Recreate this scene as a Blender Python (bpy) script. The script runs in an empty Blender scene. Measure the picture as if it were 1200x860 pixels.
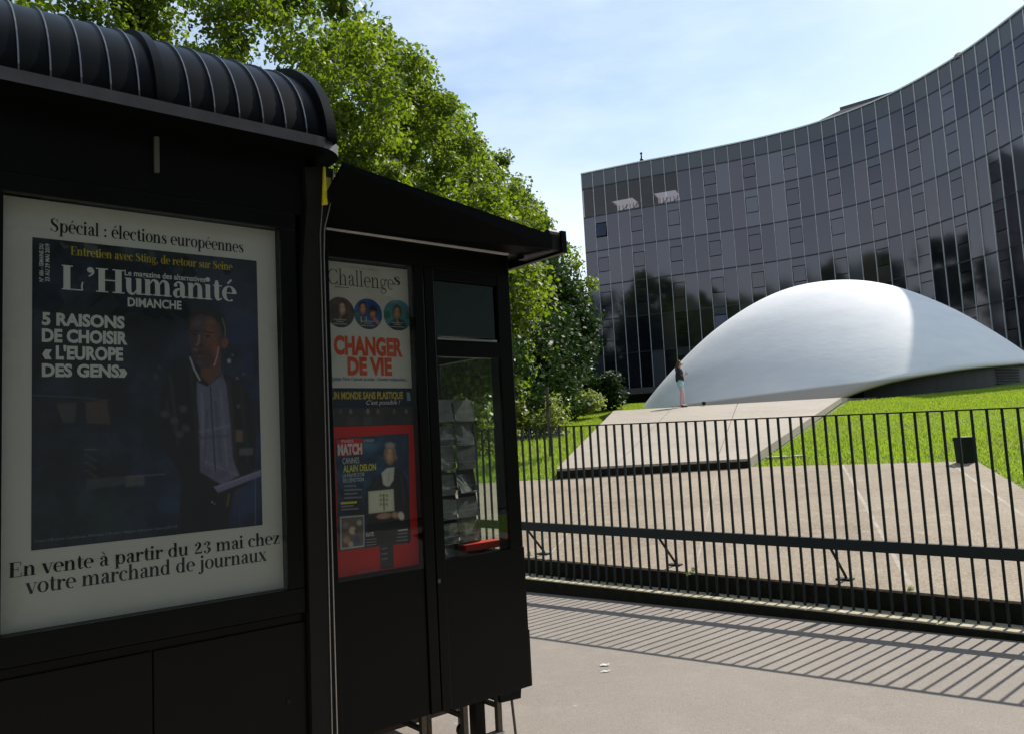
import bpy, bmesh, math, random
import numpy as np
from mathutils import Vector, Matrix, noise
random.seed(7); rng = np.random.default_rng(7)
rad = math.radians
scn = bpy.context.scene
COL = scn.collection

# ------------------------------------------------------------------ camera
CAM = Vector((0, 0, 1.62)); FPX = 930.0; PITCH = rad(5.3); ROLL = rad(3.0)
FW = Vector((0, math.cos(PITCH), math.sin(PITCH)))
R0 = Vector((1, 0, 0)); U0 = R0.cross(FW)
RT = R0*math.cos(ROLL) - U0*math.sin(ROLL)
UP = R0*math.sin(ROLL) + U0*math.cos(ROLL)
cd = bpy.data.cameras.new('camera'); cam = bpy.data.objects.new('camera', cd); COL.objects.link(cam)
cd.sensor_width = 36; cd.lens = FPX/1200*36; cd.clip_end = 3000; cd.clip_start = 0.05
cam.matrix_world = Matrix(((RT.x, UP.x, -FW.x, CAM.x), (RT.y, UP.y, -FW.y, CAM.y), (RT.z, UP.z, -FW.z, CAM.z), (0, 0, 0, 1)))
scn.camera = cam

# ------------------------------------------------------------------ world, sun, exposure
SUN_EL, SUN_AZ = rad(45.5), rad(48.0)          # azimuth clockwise from +Y
w = bpy.data.worlds.new('World'); scn.world = w; w.use_nodes = True
nt = w.node_tree; N = nt.nodes; Lk = nt.links
bg = N['Background']; bg.inputs[1].default_value = 0.135
sky = N.new('ShaderNodeTexSky'); sky.sky_type = 'NISHITA'; sky.sun_disc = False
sky.sun_elevation = SUN_EL; sky.sun_rotation = SUN_AZ
sky.air_density = 1.0; sky.dust_density = 0.7; sky.ozone_density = 1.0
tc = N.new('ShaderNodeTexCoord')
mp = N.new('ShaderNodeMapping'); mp.inputs['Scale'].default_value = (1.0, 1.0, 3.2); mp.inputs['Rotation'].default_value = (0.25, 0.1, 0.6)
cn = N.new('ShaderNodeTexNoise'); cn.inputs['Scale'].default_value = 1.9; cn.inputs['Detail'].default_value = 8; cn.inputs['Roughness'].default_value = 0.55
cr = N.new('ShaderNodeValToRGB'); cr.color_ramp.elements[0].position = 0.43; cr.color_ramp.elements[1].position = 0.75
cr.color_ramp.elements[0].color = (0.03, 0.03, 0.03, 1); cr.color_ramp.elements[1].color = (0.55, 0.55, 0.55, 1)
mx = N.new('ShaderNodeMix'); mx.data_type = 'RGBA'; mx.inputs['B'].default_value = (7.6, 8.1, 8.6, 1)
Lk.new(tc.outputs['Generated'], mp.inputs['Vector']); Lk.new(mp.outputs[0], cn.inputs['Vector']); Lk.new(cn.outputs['Fac'], cr.inputs[0])
Lk.new(cr.outputs[0], mx.inputs['Factor']); Lk.new(sky.outputs[0], mx.inputs['A']); hv = N.new('ShaderNodeMix'); hv.data_type = 'RGBA'; hv.blend_type = 'MULTIPLY'; hv.inputs['Factor'].default_value = 1; hv.inputs['B'].default_value = (0.97, 1.0, 0.985, 1)
sx = N.new('ShaderNodeSeparateXYZ'); Lk.new(tc.outputs['Generated'], sx.inputs[0])          # summer haze, whiter towards the horizon all round
hr_ = N.new('ShaderNodeMapRange'); hr_.interpolation_type = 'SMOOTHSTEP'; hr_.inputs[1].default_value = .48; hr_.inputs[2].default_value = 0.05; hr_.inputs[3].default_value = 0; hr_.inputs[4].default_value = .75; Lk.new(sx.outputs['Z'], hr_.inputs[0])
hz = N.new('ShaderNodeMix'); hz.data_type = 'RGBA'; hz.inputs['B'].default_value = (7.2, 7.35, 7.5, 1); Lk.new(hr_.outputs[0], hz.inputs['Factor']); Lk.new(mx.outputs['Result'], hz.inputs['A'])
Lk.new(hz.outputs['Result'], hv.inputs['A']); Lk.new(hv.outputs['Result'], bg.inputs[0])
sl = bpy.data.lights.new('sun', 'SUN'); sl.energy = 4.6; sl.angle = rad(0.5); sl.color = (1.0, 0.955, 0.88)
sun = bpy.data.objects.new('sun', sl); COL.objects.link(sun)
SD = Vector((math.sin(SUN_AZ)*math.cos(SUN_EL), math.cos(SUN_AZ)*math.cos(SUN_EL), math.sin(SUN_EL)))
sun.rotation_euler = SD.to_track_quat('Z', 'Y').to_euler()
scn.view_settings.view_transform = 'Standard'; scn.view_settings.look = 'None'
scn.view_settings.exposure = 0.36; scn.view_settings.gamma = 1.0
scn.cycles.max_bounces = 10; scn.cycles.transparent_max_bounces = 16

# ------------------------------------------------------------------ survey helpers (photo measurements turned into positions on real planes)
def ray(px, py): return FW + RT*((px-600)/FPX) - UP*((py-430)/FPX)
def hit(px, py, n, p):
    d = ray(px, py); return CAM + d*((Vector(p)-CAM).dot(n)/d.dot(n))
def at_z(px, py, z): return hit(px, py, Vector((0, 0, 1)), (0, 0, z))
def at_y(px, py, y): return hit(px, py, Vector((0, 1, 0)), (0, y, 0))
KA = rad(50.2); UD = Vector((math.sin(KA), math.cos(KA), 0)); VD = Vector((math.cos(KA), -math.sin(KA), 0))
KO = Vector((-1.749, 2.72, 0)); K_ROT = math.pi/2-KA
def K(px, py, v=0.0):                    # (u, z) on the kiosk plane at v metres in front of the poster glass
    q = hit(px, py, VD, KO+VD*v)-KO; return q.dot(UD), q.z
FS = Vector((0.776, -0.631, 0)).normalized(); FN = Vector((0.631, 0.776, 0)).normalized()
F0 = Vector((0.03, 8.747, 0)) + FN*0.12; F_ROT = math.atan2(FS.y, FS.x)
def fence_xy(s, y): return F0 + FS*s + FN*y
def terr(s, y):                          # height of the rising site behind the fence
    far_ = max(0.0, s-13)*.35; s = max(-22, min(12, s)); r = min(max(y, .12), 30)-0.12
    return max(-.5, 0.315 - 0.0182*s + 0.088*r - (far_ if y < 12 else 0))
def terr_w(x, y):
    q = Vector((x, y, 0))-F0; return terr(q.dot(FS), q.dot(FN))
def at_terr(px, py, dz=0.0):
    d = ray(px, py); lo, hi = 4.0, 80.0
    f = lambda t: (CAM+d*t).z - terr_w((CAM+d*t).x, (CAM+d*t).y) - dz
    t = lo; prev = f(t)
    while t < hi:
        t2 = t+0.25; g = f(t2)
        if g <= 0:
            a, b = t, t2
            for _ in range(30):
                m = (a+b)/2
                if f(m) > 0: a = m
                else: b = m
            return CAM+d*a
        t, prev = t2, g
    return CAM+d*hi

# ------------------------------------------------------------------ materials
def mat(name, col, rough=0.6, metal=0.0, spec=0.5, noise_amt=0.0, noise_scale=8.0, bump=0.0, bump_scale=60.0, col2=None, coat=0.0, stretch=None):
    m = bpy.data.materials.new(name); m.use_nodes = True; t = m.node_tree; n = t.nodes; p = n['Principled BSDF']
    p.inputs['Base Color'].default_value = (*col, 1); p.inputs['Roughness'].default_value = rough
    p.inputs['Metallic'].default_value = metal; p.inputs['Specular IOR Level'].default_value = spec
    p.inputs['Coat Weight'].default_value = coat
    if noise_amt or bump or col2:
        c = n.new('ShaderNodeTexCoord'); src = c.outputs['Object']
        if stretch:
            mpp = n.new('ShaderNodeMapping'); mpp.inputs['Scale'].default_value = stretch; t.links.new(src, mpp.inputs[0]); src = mpp.outputs[0]
    if noise_amt or col2:
        a = n.new('ShaderNodeTexNoise'); a.inputs['Scale'].default_value = noise_scale; a.inputs['Detail'].default_value = 8; a.inputs['Roughness'].default_value = 0.65
        t.links.new(src, a.inputs['Vector'])
        r = n.new('ShaderNodeMapRange'); r.inputs[1].default_value = 0.3; r.inputs[2].default_value = 0.7
        t.links.new(a.outputs['Fac'], r.inputs[0])
        x = n.new('ShaderNodeMix'); x.data_type = 'RGBA'
        c2 = col2 if col2 else tuple(v*(1-noise_amt) for v in col)
        x.inputs['A'].default_value = (*col, 1); x.inputs['B'].default_value = (*c2, 1)
        t.links.new(r.outputs[0], x.inputs['Factor']); t.links.new(x.outputs['Result'], p.inputs['Base Color'])
    if bump:
        b = n.new('ShaderNodeTexNoise'); b.inputs['Scale'].default_value = bump_scale; b.inputs['Detail'].default_value = 4
        t.links.new(src, b.inputs['Vector'])
        bb = n.new('ShaderNodeBump'); bb.inputs['Strength'].default_value = bump; bb.inputs['Distance'].default_value = 0.01
        t.links.new(b.outputs['Fac'], bb.inputs['Height']); t.links.new(bb.outputs[0], p.inputs['Normal'])
    return m
def speckled(name, col, dark, light, s1=0.35, s2=90.0, bump=0.25, stains=None):
    """asphalt / concrete: broad patches, medium stains and fine aggregate grain"""
    m = bpy.data.materials.new(name); m.use_nodes = True; t = m.node_tree; n = t.nodes; p = n['Principled BSDF']
    p.inputs['Roughness'].default_value = 0.85; p.inputs['Specular IOR Level'].default_value = 0.35
    c = n.new('ShaderNodeTexCoord')
    def nz(scale, det=6, ro=.6):
        a = n.new('ShaderNodeTexNoise'); a.inputs['Scale'].default_value = scale; a.inputs['Detail'].default_value = det; a.inputs['Roughness'].default_value = ro
        t.links.new(c.outputs['Object'], a.inputs['Vector']); return a.outputs['Fac']
    def rmp(f, a, b):
        r = n.new('ShaderNodeMapRange'); r.inputs[1].default_value = a; r.inputs[2].default_value = b; t.links.new(f, r.inputs[0]); return r.outputs[0]
    def mixc(f, A, B):
        x = n.new('ShaderNodeMix'); x.data_type = 'RGBA'
        for s, v in (('A', A), ('B', B)):
            if isinstance(v, tuple): x.inputs[s].default_value = (*v, 1)
            else: t.links.new(v, x.inputs[s])
        t.links.new(f, x.inputs['Factor']); return x.outputs['Result']
    o = mixc(rmp(nz(s1, 7, .6), .35, .68), col, dark)
    o = mixc(rmp(nz(s1*7, 8, .7), .52, .72), o, tuple(v*1.12 for v in col))
    g = n.new('ShaderNodeTexVoronoi'); g.inputs['Scale'].default_value = s2; t.links.new(c.outputs['Object'], g.inputs['Vector'])
    bw = n.new('ShaderNodeSeparateColor'); t.links.new(g.outputs['Color'], bw.inputs[0])
    o = mixc(rmp(bw.outputs[0], .72, 1.0), o, light)
    o = mixc(rmp(bw.outputs[1], .8, 1.1), o, tuple(v*.55 for v in dark))
    if stains:
        sv = n.new('ShaderNodeTexVoronoi'); sv.inputs['Scale'].default_value = 3.1; sv.inputs['Randomness'].default_value = 1; t.links.new(c.outputs['Object'], sv.inputs['Vector'])
        o = mixc(rmp(sv.outputs['Distance'], .045, .03), o, stains)
    t.links.new(o, p.inputs['Base Color'])
    bb = n.new('ShaderNodeBump'); bb.inputs['Strength'].default_value = bump; bb.inputs['Distance'].default_value = 0.006
    t.links.new(nz(s2*.8, 5, .7), bb.inputs['Height']); t.links.new(bb.outputs[0], p.inputs['Normal'])
    return m
def leaf_mat(name, c1, c2, trans, spec_=.3, patch=None):
    m = bpy.data.materials.new(name); m.use_nodes = True; t = m.node_tree; n = t.nodes
    p = n['Principled BSDF']; out = n['Material Output']
    g = n.new('ShaderNodeNewGeometry'); x = n.new('ShaderNodeMix'); x.data_type = 'RGBA'
    x.inputs['A'].default_value = (*c1, 1); x.inputs['B'].default_value = (*c2, 1)
    t.links.new(g.outputs['Random Per Island'], x.inputs['Factor']); t.links.new(x.outputs['Result'], p.inputs['Base Color'])
    p.inputs['Roughness'].default_value = 0.5; p.inputs['Specular IOR Level'].default_value = spec_
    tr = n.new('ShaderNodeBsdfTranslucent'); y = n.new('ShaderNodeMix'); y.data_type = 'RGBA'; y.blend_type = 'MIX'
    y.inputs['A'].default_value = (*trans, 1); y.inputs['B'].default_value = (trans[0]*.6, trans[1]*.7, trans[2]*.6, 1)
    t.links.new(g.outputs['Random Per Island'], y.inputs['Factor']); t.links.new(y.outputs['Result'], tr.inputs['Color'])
    if patch:
        c = n.new('ShaderNodeTexCoord'); a = n.new('ShaderNodeTexNoise'); a.inputs['Scale'].default_value = .55; a.inputs['Detail'].default_value = 6; a.inputs['Roughness'].default_value = .7; t.links.new(c.outputs['Object'], a.inputs['Vector'])
        r = n.new('ShaderNodeMapRange'); r.inputs[1].default_value = .45; r.inputs[2].default_value = .8; r.inputs[4].default_value = .6; t.links.new(a.outputs['Fac'], r.inputs[0])
        for sock, src in ((p.inputs['Base Color'], x), (tr.inputs['Color'], y)):
            q = n.new('ShaderNodeMix'); q.data_type = 'RGBA'; q.inputs['B'].default_value = (.17, .16, .05, 1); t.links.new(r.outputs[0], q.inputs['Factor']); t.links.new(src.outputs['Result'], q.inputs['A']); t.links.new(q.outputs['Result'], sock)
    s = n.new('ShaderNodeAddShader')
    t.links.new(p.outputs[0], s.inputs[0]); t.links.new(tr.outputs[0], s.inputs[1]); t.links.new(s.outputs[0], out.inputs[0])
    return m
def glass_mat(name, tint=(1, 1, 1), refl=1.0, ior=1.5, rough=0.0):
    """thin sheet of glass: clear straight-through view plus a Fresnel mirror"""
    m = bpy.data.materials.new(name); m.use_nodes = True; t = m.node_tree; n = t.nodes; n.remove(n['Principled BSDF']); out = n['Material Output']
    fr = n.new('ShaderNodeFresnel'); ge = n.new('ShaderNodeNewGeometry'); mr = n.new('ShaderNodeMapRange')   # same mirror strength from either side of the sheet
    mr.inputs[3].default_value = ior; mr.inputs[4].default_value = 1/ior; t.links.new(ge.outputs['Backfacing'], mr.inputs[0]); t.links.new(mr.outputs[0], fr.inputs['IOR'])
    tb = n.new('ShaderNodeBsdfTransparent'); tb.inputs[0].default_value = (*tint, 1)
    gb = n.new('ShaderNodeBsdfGlossy'); gb.inputs['Roughness'].default_value = rough; gb.inputs['Color'].default_value = (refl, refl, refl, 1)
    ms = n.new('ShaderNodeMixShader'); t.links.new(fr.outputs[0], ms.inputs[0]); t.links.new(tb.outputs[0], ms.inputs[1]); t.links.new(gb.outputs[0], ms.inputs[2])
    t.links.new(ms.outputs[0], out.inputs[0]); return m
def print_mat(name, col): return mat(name, col, rough=0.55, spec=0.25)

M = {}
M['asphalt'] = speckled('pale_asphalt', (0.262, 0.225, 0.190), (0.215, 0.184, 0.155), (0.34, 0.30, 0.255), 0.45, 260, 0.3, (0.36, 0.32, 0.28))
M['road'] = speckled('road_asphalt', (0.06, 0.06, 0.062), (0.045, 0.045, 0.047), (0.12, 0.12, 0.12), 0.4, 120)
M['concrete'] = speckled('washed_concrete', (0.31, 0.25, 0.18), (0.19, 0.145, 0.095), (0.41, 0.345, 0.27), 0.6, 90, 0.35, (0.20, 0.165, 0.12))
M['ramp'] = speckled('ramp_concrete', (0.375, 0.325, 0.26), (0.30, 0.255, 0.20), (0.47, 0.42, 0.36), 0.4, 90, 0.3)
M['mortar'] = mat('joint_mortar', (0.44, 0.385, 0.31), 0.9, noise_amt=.4, noise_scale=5)
M['kerb'] = speckled('kerb_stone', (0.50, 0.44, 0.30), (0.33, 0.28, 0.17), (0.6, 0.54, 0.42), 1.6, 70, 0.6)
M['shade_black'] = mat('shade_stone', (0.010, 0.010, 0.008), 0.95, spec=.1, col2=(0.022, 0.022, 0.013), noise_scale=14, bump=.6, bump_scale=60)  # shade of the upright faces put into the colour: near-black, mossy mottling
M['soil'] = mat('soil', (0.06, 0.05, 0.035), 0.95, noise_amt=.4, bump=.4)
M['lawn'] = mat('lawn_turf', (0.11, 0.17, 0.025), 0.9, col2=(0.075, 0.13, 0.018), noise_scale=1.3, bump=.6, bump_scale=30)
M['blade'] = leaf_mat('grass_blade', (0.10, 0.18, 0.02), (0.16, 0.22, 0.03), (0.235, 0.30, 0.02), .1, True)
M['leaf'] = leaf_mat('plane_leaf', (0.028, 0.046, 0.008), (0.060, 0.078, 0.012), (0.135, 0.185, 0.008), .14)
M['leaf_dark'] = leaf_mat('dark_leaf', (0.012, 0.026, 0.008), (0.022, 0.038, 0.010), (0.012, 0.026, 0.004), .08)  # shade of the dark trees is put into this deeper leaf colour
M['leaf_shrub'] = leaf_mat('shrub_leaf', (0.07, 0.095, 0.02), (0.10, 0.12, 0.03), (0.18, 0.21, 0.03))
M['bark'] = mat('bark', (0.13, 0.105, 0.08), 0.9, col2=(0.06, 0.05, 0.04), noise_scale=6, bump=.6, bump_scale=20)
M['black_paint'] = mat('fence_paint', (0.008, 0.015, 0.014), 0.55, spec=.25, noise_amt=.3, noise_scale=20, bump=.05)
M['kiosk'] = mat('kiosk_paint', (0.0045, 0.0055, 0.0045), 0.30, spec=.16, noise_amt=.25, noise_scale=3, bump=.03, bump_scale=40)
M['canopy_matte'] = mat('canopy_matte', (0.004, 0.0045, 0.005), 0.6, spec=.05)
M['kiosk_trim'] = mat('kiosk_trim', (0.014, 0.013, 0.011), 0.4, spec=.2, noise_amt=.2)
M['roof_metal'] = mat('roof_metal', (0.004, 0.005, 0.0055), 0.33, metal=0.0, spec=.06, noise_amt=.3, noise_scale=5)
M['rib_metal'] = mat('rib_metal', (0.16, 0.16, 0.165), 0.22, metal=.8)
M['gutter'] = mat('gutter_metal', (0.12, 0.12, 0.125), 0.5, metal=.4, noise_amt=.3, noise_scale=9)
M['steel'] = mat('brushed_steel', (0.55, 0.54, 0.52), 0.35, metal=.9, noise_amt=.25, noise_scale=30)
M['white_strip'] = mat('white_strip', (0.7, 0.7, 0.7), 0.4, noise_amt=.2)
M['yellow'] = mat('bright_yellow', (0.75, 0.70, 0.03), 0.4)
M['glass'] = glass_mat('display_glass', (0.88, 0.90, 0.88), 1.0, 1.48)
M['window_glass'] = glass_mat('window_glass', (0.90, 0.93, 0.91), .9, 1.45)
M['paper'] = mat('poster_paper', (0.70, 0.69, 0.65), 0.6, spec=.25, noise_amt=.06, noise_scale=2)
M['dome'] = mat('dome_white', (0.90, 0.885, 0.86), 0.85, col2=(0.79, 0.78, 0.775), noise_scale=.62, bump=.5, bump_scale=3.0, stretch=(1, 1, 2.6), spec=.2)
M['dark_wall'] = mat('dark_wall', (0.035, 0.036, 0.04), 0.6, noise_amt=.3, noise_scale=2, bump=.2)
M['anod'] = mat('anodised_mullion', (0.72, 0.71, 0.70), 0.45, metal=.0, noise_amt=.2, noise_scale=.6)
M['floorline'] = mat('floor_band', (0.012, 0.013, 0.018), 0.4)
M['parapet'] = mat('parapet_panel', (0.045, 0.048, 0.058), 0.30, spec=.8, noise_amt=.15, noise_scale=.5)
M['slab'] = mat('slab_concrete', (0.10, 0.095, 0.088), 0.85, noise_amt=.3, noise_scale=1)
M['interior'] = mat('interior', (0.42, 0.34, 0.31), 0.8, noise_amt=.3, noise_scale=.6)
M['plant_room'] = mat('plant_room', (0.30, 0.28, 0.265), 0.8, noise_amt=.15)
M['limestone'] = mat('limestone', (0.42, 0.38, 0.31), 0.85, noise_amt=.2, noise_scale=.5, bump=.2, bump_scale=5)
M['zinc'] = mat('zinc_roof', (0.16, 0.17, 0.19), 0.5, metal=.4)
def facade_glass(name, col, rgh):
    m = mat(name, col, rough=rgh, spec=0.5); p = m.node_tree.nodes['Principled BSDF']; p.inputs['IOR'].default_value = 1.85; p.inputs['Specular IOR Level'].default_value = 0.5
    p.inputs['Specular Tint'].default_value = (0.88, 0.82, 0.91, 1)
    return m
FG = [facade_glass('smoked_glass', (0.012, 0.013, 0.017), .07), facade_glass('smoked_glass_blind', (0.040, 0.042, 0.050), .10),
      facade_glass('smoked_glass_warm', (0.034, 0.028, 0.030), .08), facade_glass('smoked_glass_pale', (0.062, 0.067, 0.078), .10), facade_glass('smoked_glass_black', (0.006, 0.007, 0.010), .06)]

# ------------------------------------------------------------------ object helpers
def tag(o, label=None, cat=None, group=None, kind=None):
    if label: o['label'] = label
    if cat: o['category'] = cat
    if group: o['group'] = group
    if kind: o['kind'] = kind
    return o
def thing(name, label, cat, loc=(0, 0, 0), rotz=0.0, group=None):
    o = bpy.data.objects.new(name, None); COL.objects.link(o); o.location = loc; o.rotation_euler = (0, 0, rotz); o.empty_display_size = .2
    return tag(o, label, cat, group)
def copy_tree(o, parent=None):
    c = o.copy(); COL.objects.link(c); c.parent = parent
    for ch in list(o.children): copy_tree(ch, c)
    return c
class MB:
    def __init__(s): s.v = []; s.f = []; s.smooth = False
    def poly(s, pts):
        b = len(s.v); s.v += [tuple(p) for p in pts]; s.f.append(tuple(range(b, b+len(pts)))); return s
    def quad(s, a, b, c, d): return s.poly((a, b, c, d))
    def hexa(s, p):                                   # 8 corners: bottom ring 0-3, top ring 4-7
        b = len(s.v); s.v += [tuple(q) for q in p]
        for f in ((3, 2, 1, 0), (4, 5, 6, 7), (0, 1, 5, 4), (1, 2, 6, 5), (2, 3, 7, 6), (3, 0, 4, 7)): s.f.append(tuple(b+i for i in f))
        return s
    def box(s, x0, x1, y0, y1, z0, z1):
        return s.hexa(((x0, y0, z0), (x1, y0, z0), (x1, y1, z0), (x0, y1, z0), (x0, y0, z1), (x1, y0, z1), (x1, y1, z1), (x0, y1, z1)))
    def prism(s, pts, vec):                           # closed outline pushed along a vector
        n = len(pts); b = len(s.v); v = Vector(vec); s.v += [tuple(p) for p in pts] + [tuple(Vector(p)+v) for p in pts]
        s.f.append(tuple(range(b+n-1, b-1, -1))); s.f.append(tuple(range(b+n, b+2*n)))
        for i in range(n):
            j = (i+1) % n; s.f.append((b+i, b+j, b+n+j, b+n+i))
        return s
    def tube(s, pts, r, n=8, r2=None, caps=True):
        pts = [Vector(p) for p in pts]; b = len(s.v); k = len(pts)
        for i, p in enumerate(pts):
            d = (pts[min(i+1, k-1)]-pts[max(i-1, 0)]).normalized(); a = d.orthogonal().normalized()
            if i and abs(a.dot(prev)) < .999:
                a = (prev - d*prev.dot(d)).normalized()
            prev = a; c = d.cross(a)
            rr = r if r2 is None else r+(r2-r)*i/(k-1)
            if isinstance(r, (list, tuple)): rr = r[i]
            for q in range(n):
                t = 2*math.pi*q/n; s.v.append(tuple(p+(a*math.cos(t)+c*math.sin(t))*rr))
        for i in range(k-1):
            for q in range(n):
                q2 = (q+1) % n; s.f.append((b+i*n+q, b+i*n+q2, b+(i+1)*n+q2, b+(i+1)*n+q))
        if caps:
            s.f.append(tuple(b+n-1-q for q in range(n))); s.f.append(tuple(b+(k-1)*n+q for q in range(n)))
        return s
    def lathe(s, prof, n=24, c=(0, 0, 0)):
        b = len(s.v); k = len(prof)
        for (r, z) in prof:
            for q in range(n):
                t = 2*math.pi*q/n; s.v.append((c[0]+r*math.cos(t), c[1]+r*math.sin(t), c[2]+z))
        for i in range(k-1):
            for q in range(n):
                q2 = (q+1) % n; s.f.append((b+i*n+q, b+i*n+q2, b+(i+1)*n+q2, b+(i+1)*n+q))
        return s
    def mesh(s, name, m, smooth=False):
        me = bpy.data.meshes.new(name); me.from_pydata(s.v, [], s.f); me.update()
        if m: me.materials.append(m)
        if smooth or s.smooth: me.polygons.foreach_set('use_smooth', [True]*len(me.polygons))
        return me
    def build(s, name, m, parent=None, smooth=False, bevel=0.0, loc=None):
        me = s.mesh(name, m, smooth); o = bpy.data.objects.new(name, me); COL.objects.link(o)
        if parent: o.parent = parent
        if loc: o.location = loc
        if bevel:
            b = o.modifiers.new('bevel', 'BEVEL'); b.width = bevel; b.segments = 2; b.limit_method = 'ANGLE'
        return o
def inst(name, me, parent, loc=(0, 0, 0), rot=(0, 0, 0), scale=None):
    o = bpy.data.objects.new(name, me); COL.objects.link(o); o.parent = parent; o.location = loc; o.rotation_euler = rot
    if scale: o.scale = scale
    return o
def np_mesh(name, V, F, m, nv):
    """V (k*nv,3) array of k polygons with nv corners each"""
    me = bpy.data.meshes.new(name); k = len(V)//nv
    me.vertices.add(len(V)); me.vertices.foreach_set('co', V.astype(np.float32).ravel())
    me.loops.add(k*nv); me.loops.foreach_set('vertex_index', np.arange(k*nv, dtype=np.int32))
    me.polygons.add(k); me.polygons.foreach_set('loop_start', np.arange(0, k*nv, nv, dtype=np.int32)); me.polygons.foreach_set('loop_total', np.full(k, nv, dtype=np.int32))
    me.materials.append(m); me.update(calc_edges=True); return me

# ================================================================== SETTING: ground
g = MB(); g.box(-900, 900, -900, 900, -0.6, -0.2); tag(g.build('ground', M['road']), kind='structure')
# pavement: near side of the fence kerb, cut at the street kerb (v = 5)
def kuv(u, v, z=0): return KO+UD*u+VD*v+Vector((0, 0, z))
pv = MB(); a = fence_xy(-40, -.12); b = fence_xy(9.2, -.12); c = kuv(-60, 5); d = kuv(-60, -45)
corner = [(-40, -.12), (9.4, -.12)]
# where the street kerb line meets the fence line
den = FS.dot(VD); s_c = (5-(F0-KO).dot(VD)+.12*FN.dot(VD))/den
p1 = fence_xy(s_c, -.12)
pv.prism([fence_xy(-40, -.12)-Vector((0, 0, .2)), kuv(-60, -30, -.2), kuv(-60, 5, -.2), p1-Vector((0, 0, .2))], (0, 0, .2))
tag(pv.build('pavement', M['asphalt']), kind='structure')
kb = MB(); kb.prism([kuv(-60, 5, -.2), kuv(-60, 5.3, -.2), kuv(40, 5.3, -.2), kuv(40, 5, -.2)], (0, 0, .19)); tag(kb.build('kerb', M['limestone']), kind='structure')
rd = MB(); rd.poly([kuv(-80, 5.3, -.14), kuv(-80, 14, -.14), kuv(80, 14, -.14), kuv(80, 5.3, -.14)]); tag(rd.build('road', M['road']), kind='structure')

# lawn: a gridded sheet following the rising site
lw = MB(); ss = list(np.linspace(-90, 13, 42))+[16, 24, 40]; ys = [0.14]+list(np.linspace(1.0, 110, 90))
for y in ys:
    for s in ss:
        p = fence_xy(s, y); z = terr(s, y)-.03
        if y > 9.5: z += .05*noise.noise(Vector((p.x*.12, p.y*.12, 0)))
        lw.v.append((p.x, p.y, z))
n_ = len(ss)
for j in range(len(ys)-1):
    for i in range(n_-1): lw.f.append((j*n_+i, j*n_+i+1, (j+1)*n_+i+1, (j+1)*n_+i))
tag(lw.build('lawn', M['lawn'], smooth=True), kind='structure')

# ---------------- kerb under the fence: stones with recessed joints
fk = thing('fence_kerb', None, None, F0, F_ROT); del_ = [k for k in fk.keys() if k in ('label', 'category')]; fk['kind'] = 'structure'
def kerb_top(s): return 0.143-0.0182*s
s = -14.0
while s < 9.4:
    L = 1.0; a0, a1 = s+.005, s+L-.005; j = random.uniform(-.004, .004)
    q = MB(); q.hexa(((a0, -.12, -.1), (a1, -.12, -.1), (a1, .095, -.1), (a0, .095, -.1), (a0, -.12, kerb_top(a0)+j), (a1, -.12, kerb_top(a1)+j), (a1, .095, kerb_top(a1)+j+.004), (a0, .095, kerb_top(a0)+j+.004)))
    q.build('kerb_stone', M['kerb'], fk, bevel=.008); s += L
q = MB(); q.hexa(((-14, -.11, -.1), (9.4, -.11, -.1), (9.4, .09, -.1), (-14, .09, -.1), (-14, -.11, kerb_top(-14)-.012), (9.4, -.11, kerb_top(9.4)-.012), (9.4, .09, kerb_top(9.4)-.012), (-14, .09, kerb_top(-14)-.012))); q.build('mortar_bed', M['mortar'], fk)
q = MB(); q.hexa(((-14, -.135, -.1), (9.4, -.135, -.1), (9.4, -.122, -.1), (-14, -.122, -.1), (-14, -.135, kerb_top(-14)-.012), (9.4, -.135, kerb_top(9.4)-.012), (9.4, -.122, kerb_top(9.4)-.012), (-14, -.122, kerb_top(-14)-.012))); q.build('shade_face', M['shade_black'], fk)  # thin black sheet painting the shade on the kerb face
q = MB(); q.hexa(((-14, .105, -.1), (9.4, .105, -.1), (9.4, .118, -.1), (-14, .118, -.1), (-14, .105, terr(-14, 0)-.02), (9.4, .105, terr(9.4, 0)-.02), (9.4, .118, terr(9.4, 0)-.02), (-14, .118, terr(-14, 0)-.02))); q.build('shade_riser', M['shade_black'], fk)  # thin black sheet painting the shade on the apron riser

# ---------------- apron of cast concrete slabs behind the fence
ap = thing('concrete_apron', None, None); ap['kind'] = 'structure'
def fy(px, py):
    p = at_terr(px, py); q = p-F0; return q.dot(FS), q.dot(FN)
far = [fy(560, 566), fy(656, 560.5), fy(880, 546.5), fy(1146, 540.5)]
border = [fy(1146, 540.5), fy(1200, 573)]
def slab(poly, name='slab', z=0.0, th=.30, m=M['concrete']):
    q = MB(); top = [fence_xy(s, y)+Vector((0, 0, terr(s, y)+z)) for s, y in poly]
    q.prism([p-Vector((0, 0, th)) for p in top], (0, 0, th)); o = q.build(name, m, ap); return o
j1a, j1b = fy(722, 556.5), fy(640, 654); j2a, j2b = fy(842, 549), fy(815, 668); j3a, j3b = fy(987, 544), fy(1072, 694)
bs = border[0]; be = border[1]; dx = (be[0]-bs[0])/(be[1]-bs[1]); bend = (bs[0]+(0.12-bs[1])*dx, 0.12)
def tofront(a, b):
    k = (b[0]-a[0])/(b[1]-a[1]); return (a[0]+(0.12-a[1])*k, 0.12)
fr1, fr2, fr3 = tofront(j1a, j1b), tofront(j2a, j2b), tofront(j3a, j3b)
g_ = .012
def shift(p, d): return (p[0]+d, p[1])
lfar = (far[0][0]-14, far[0][1]+.3)
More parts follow.
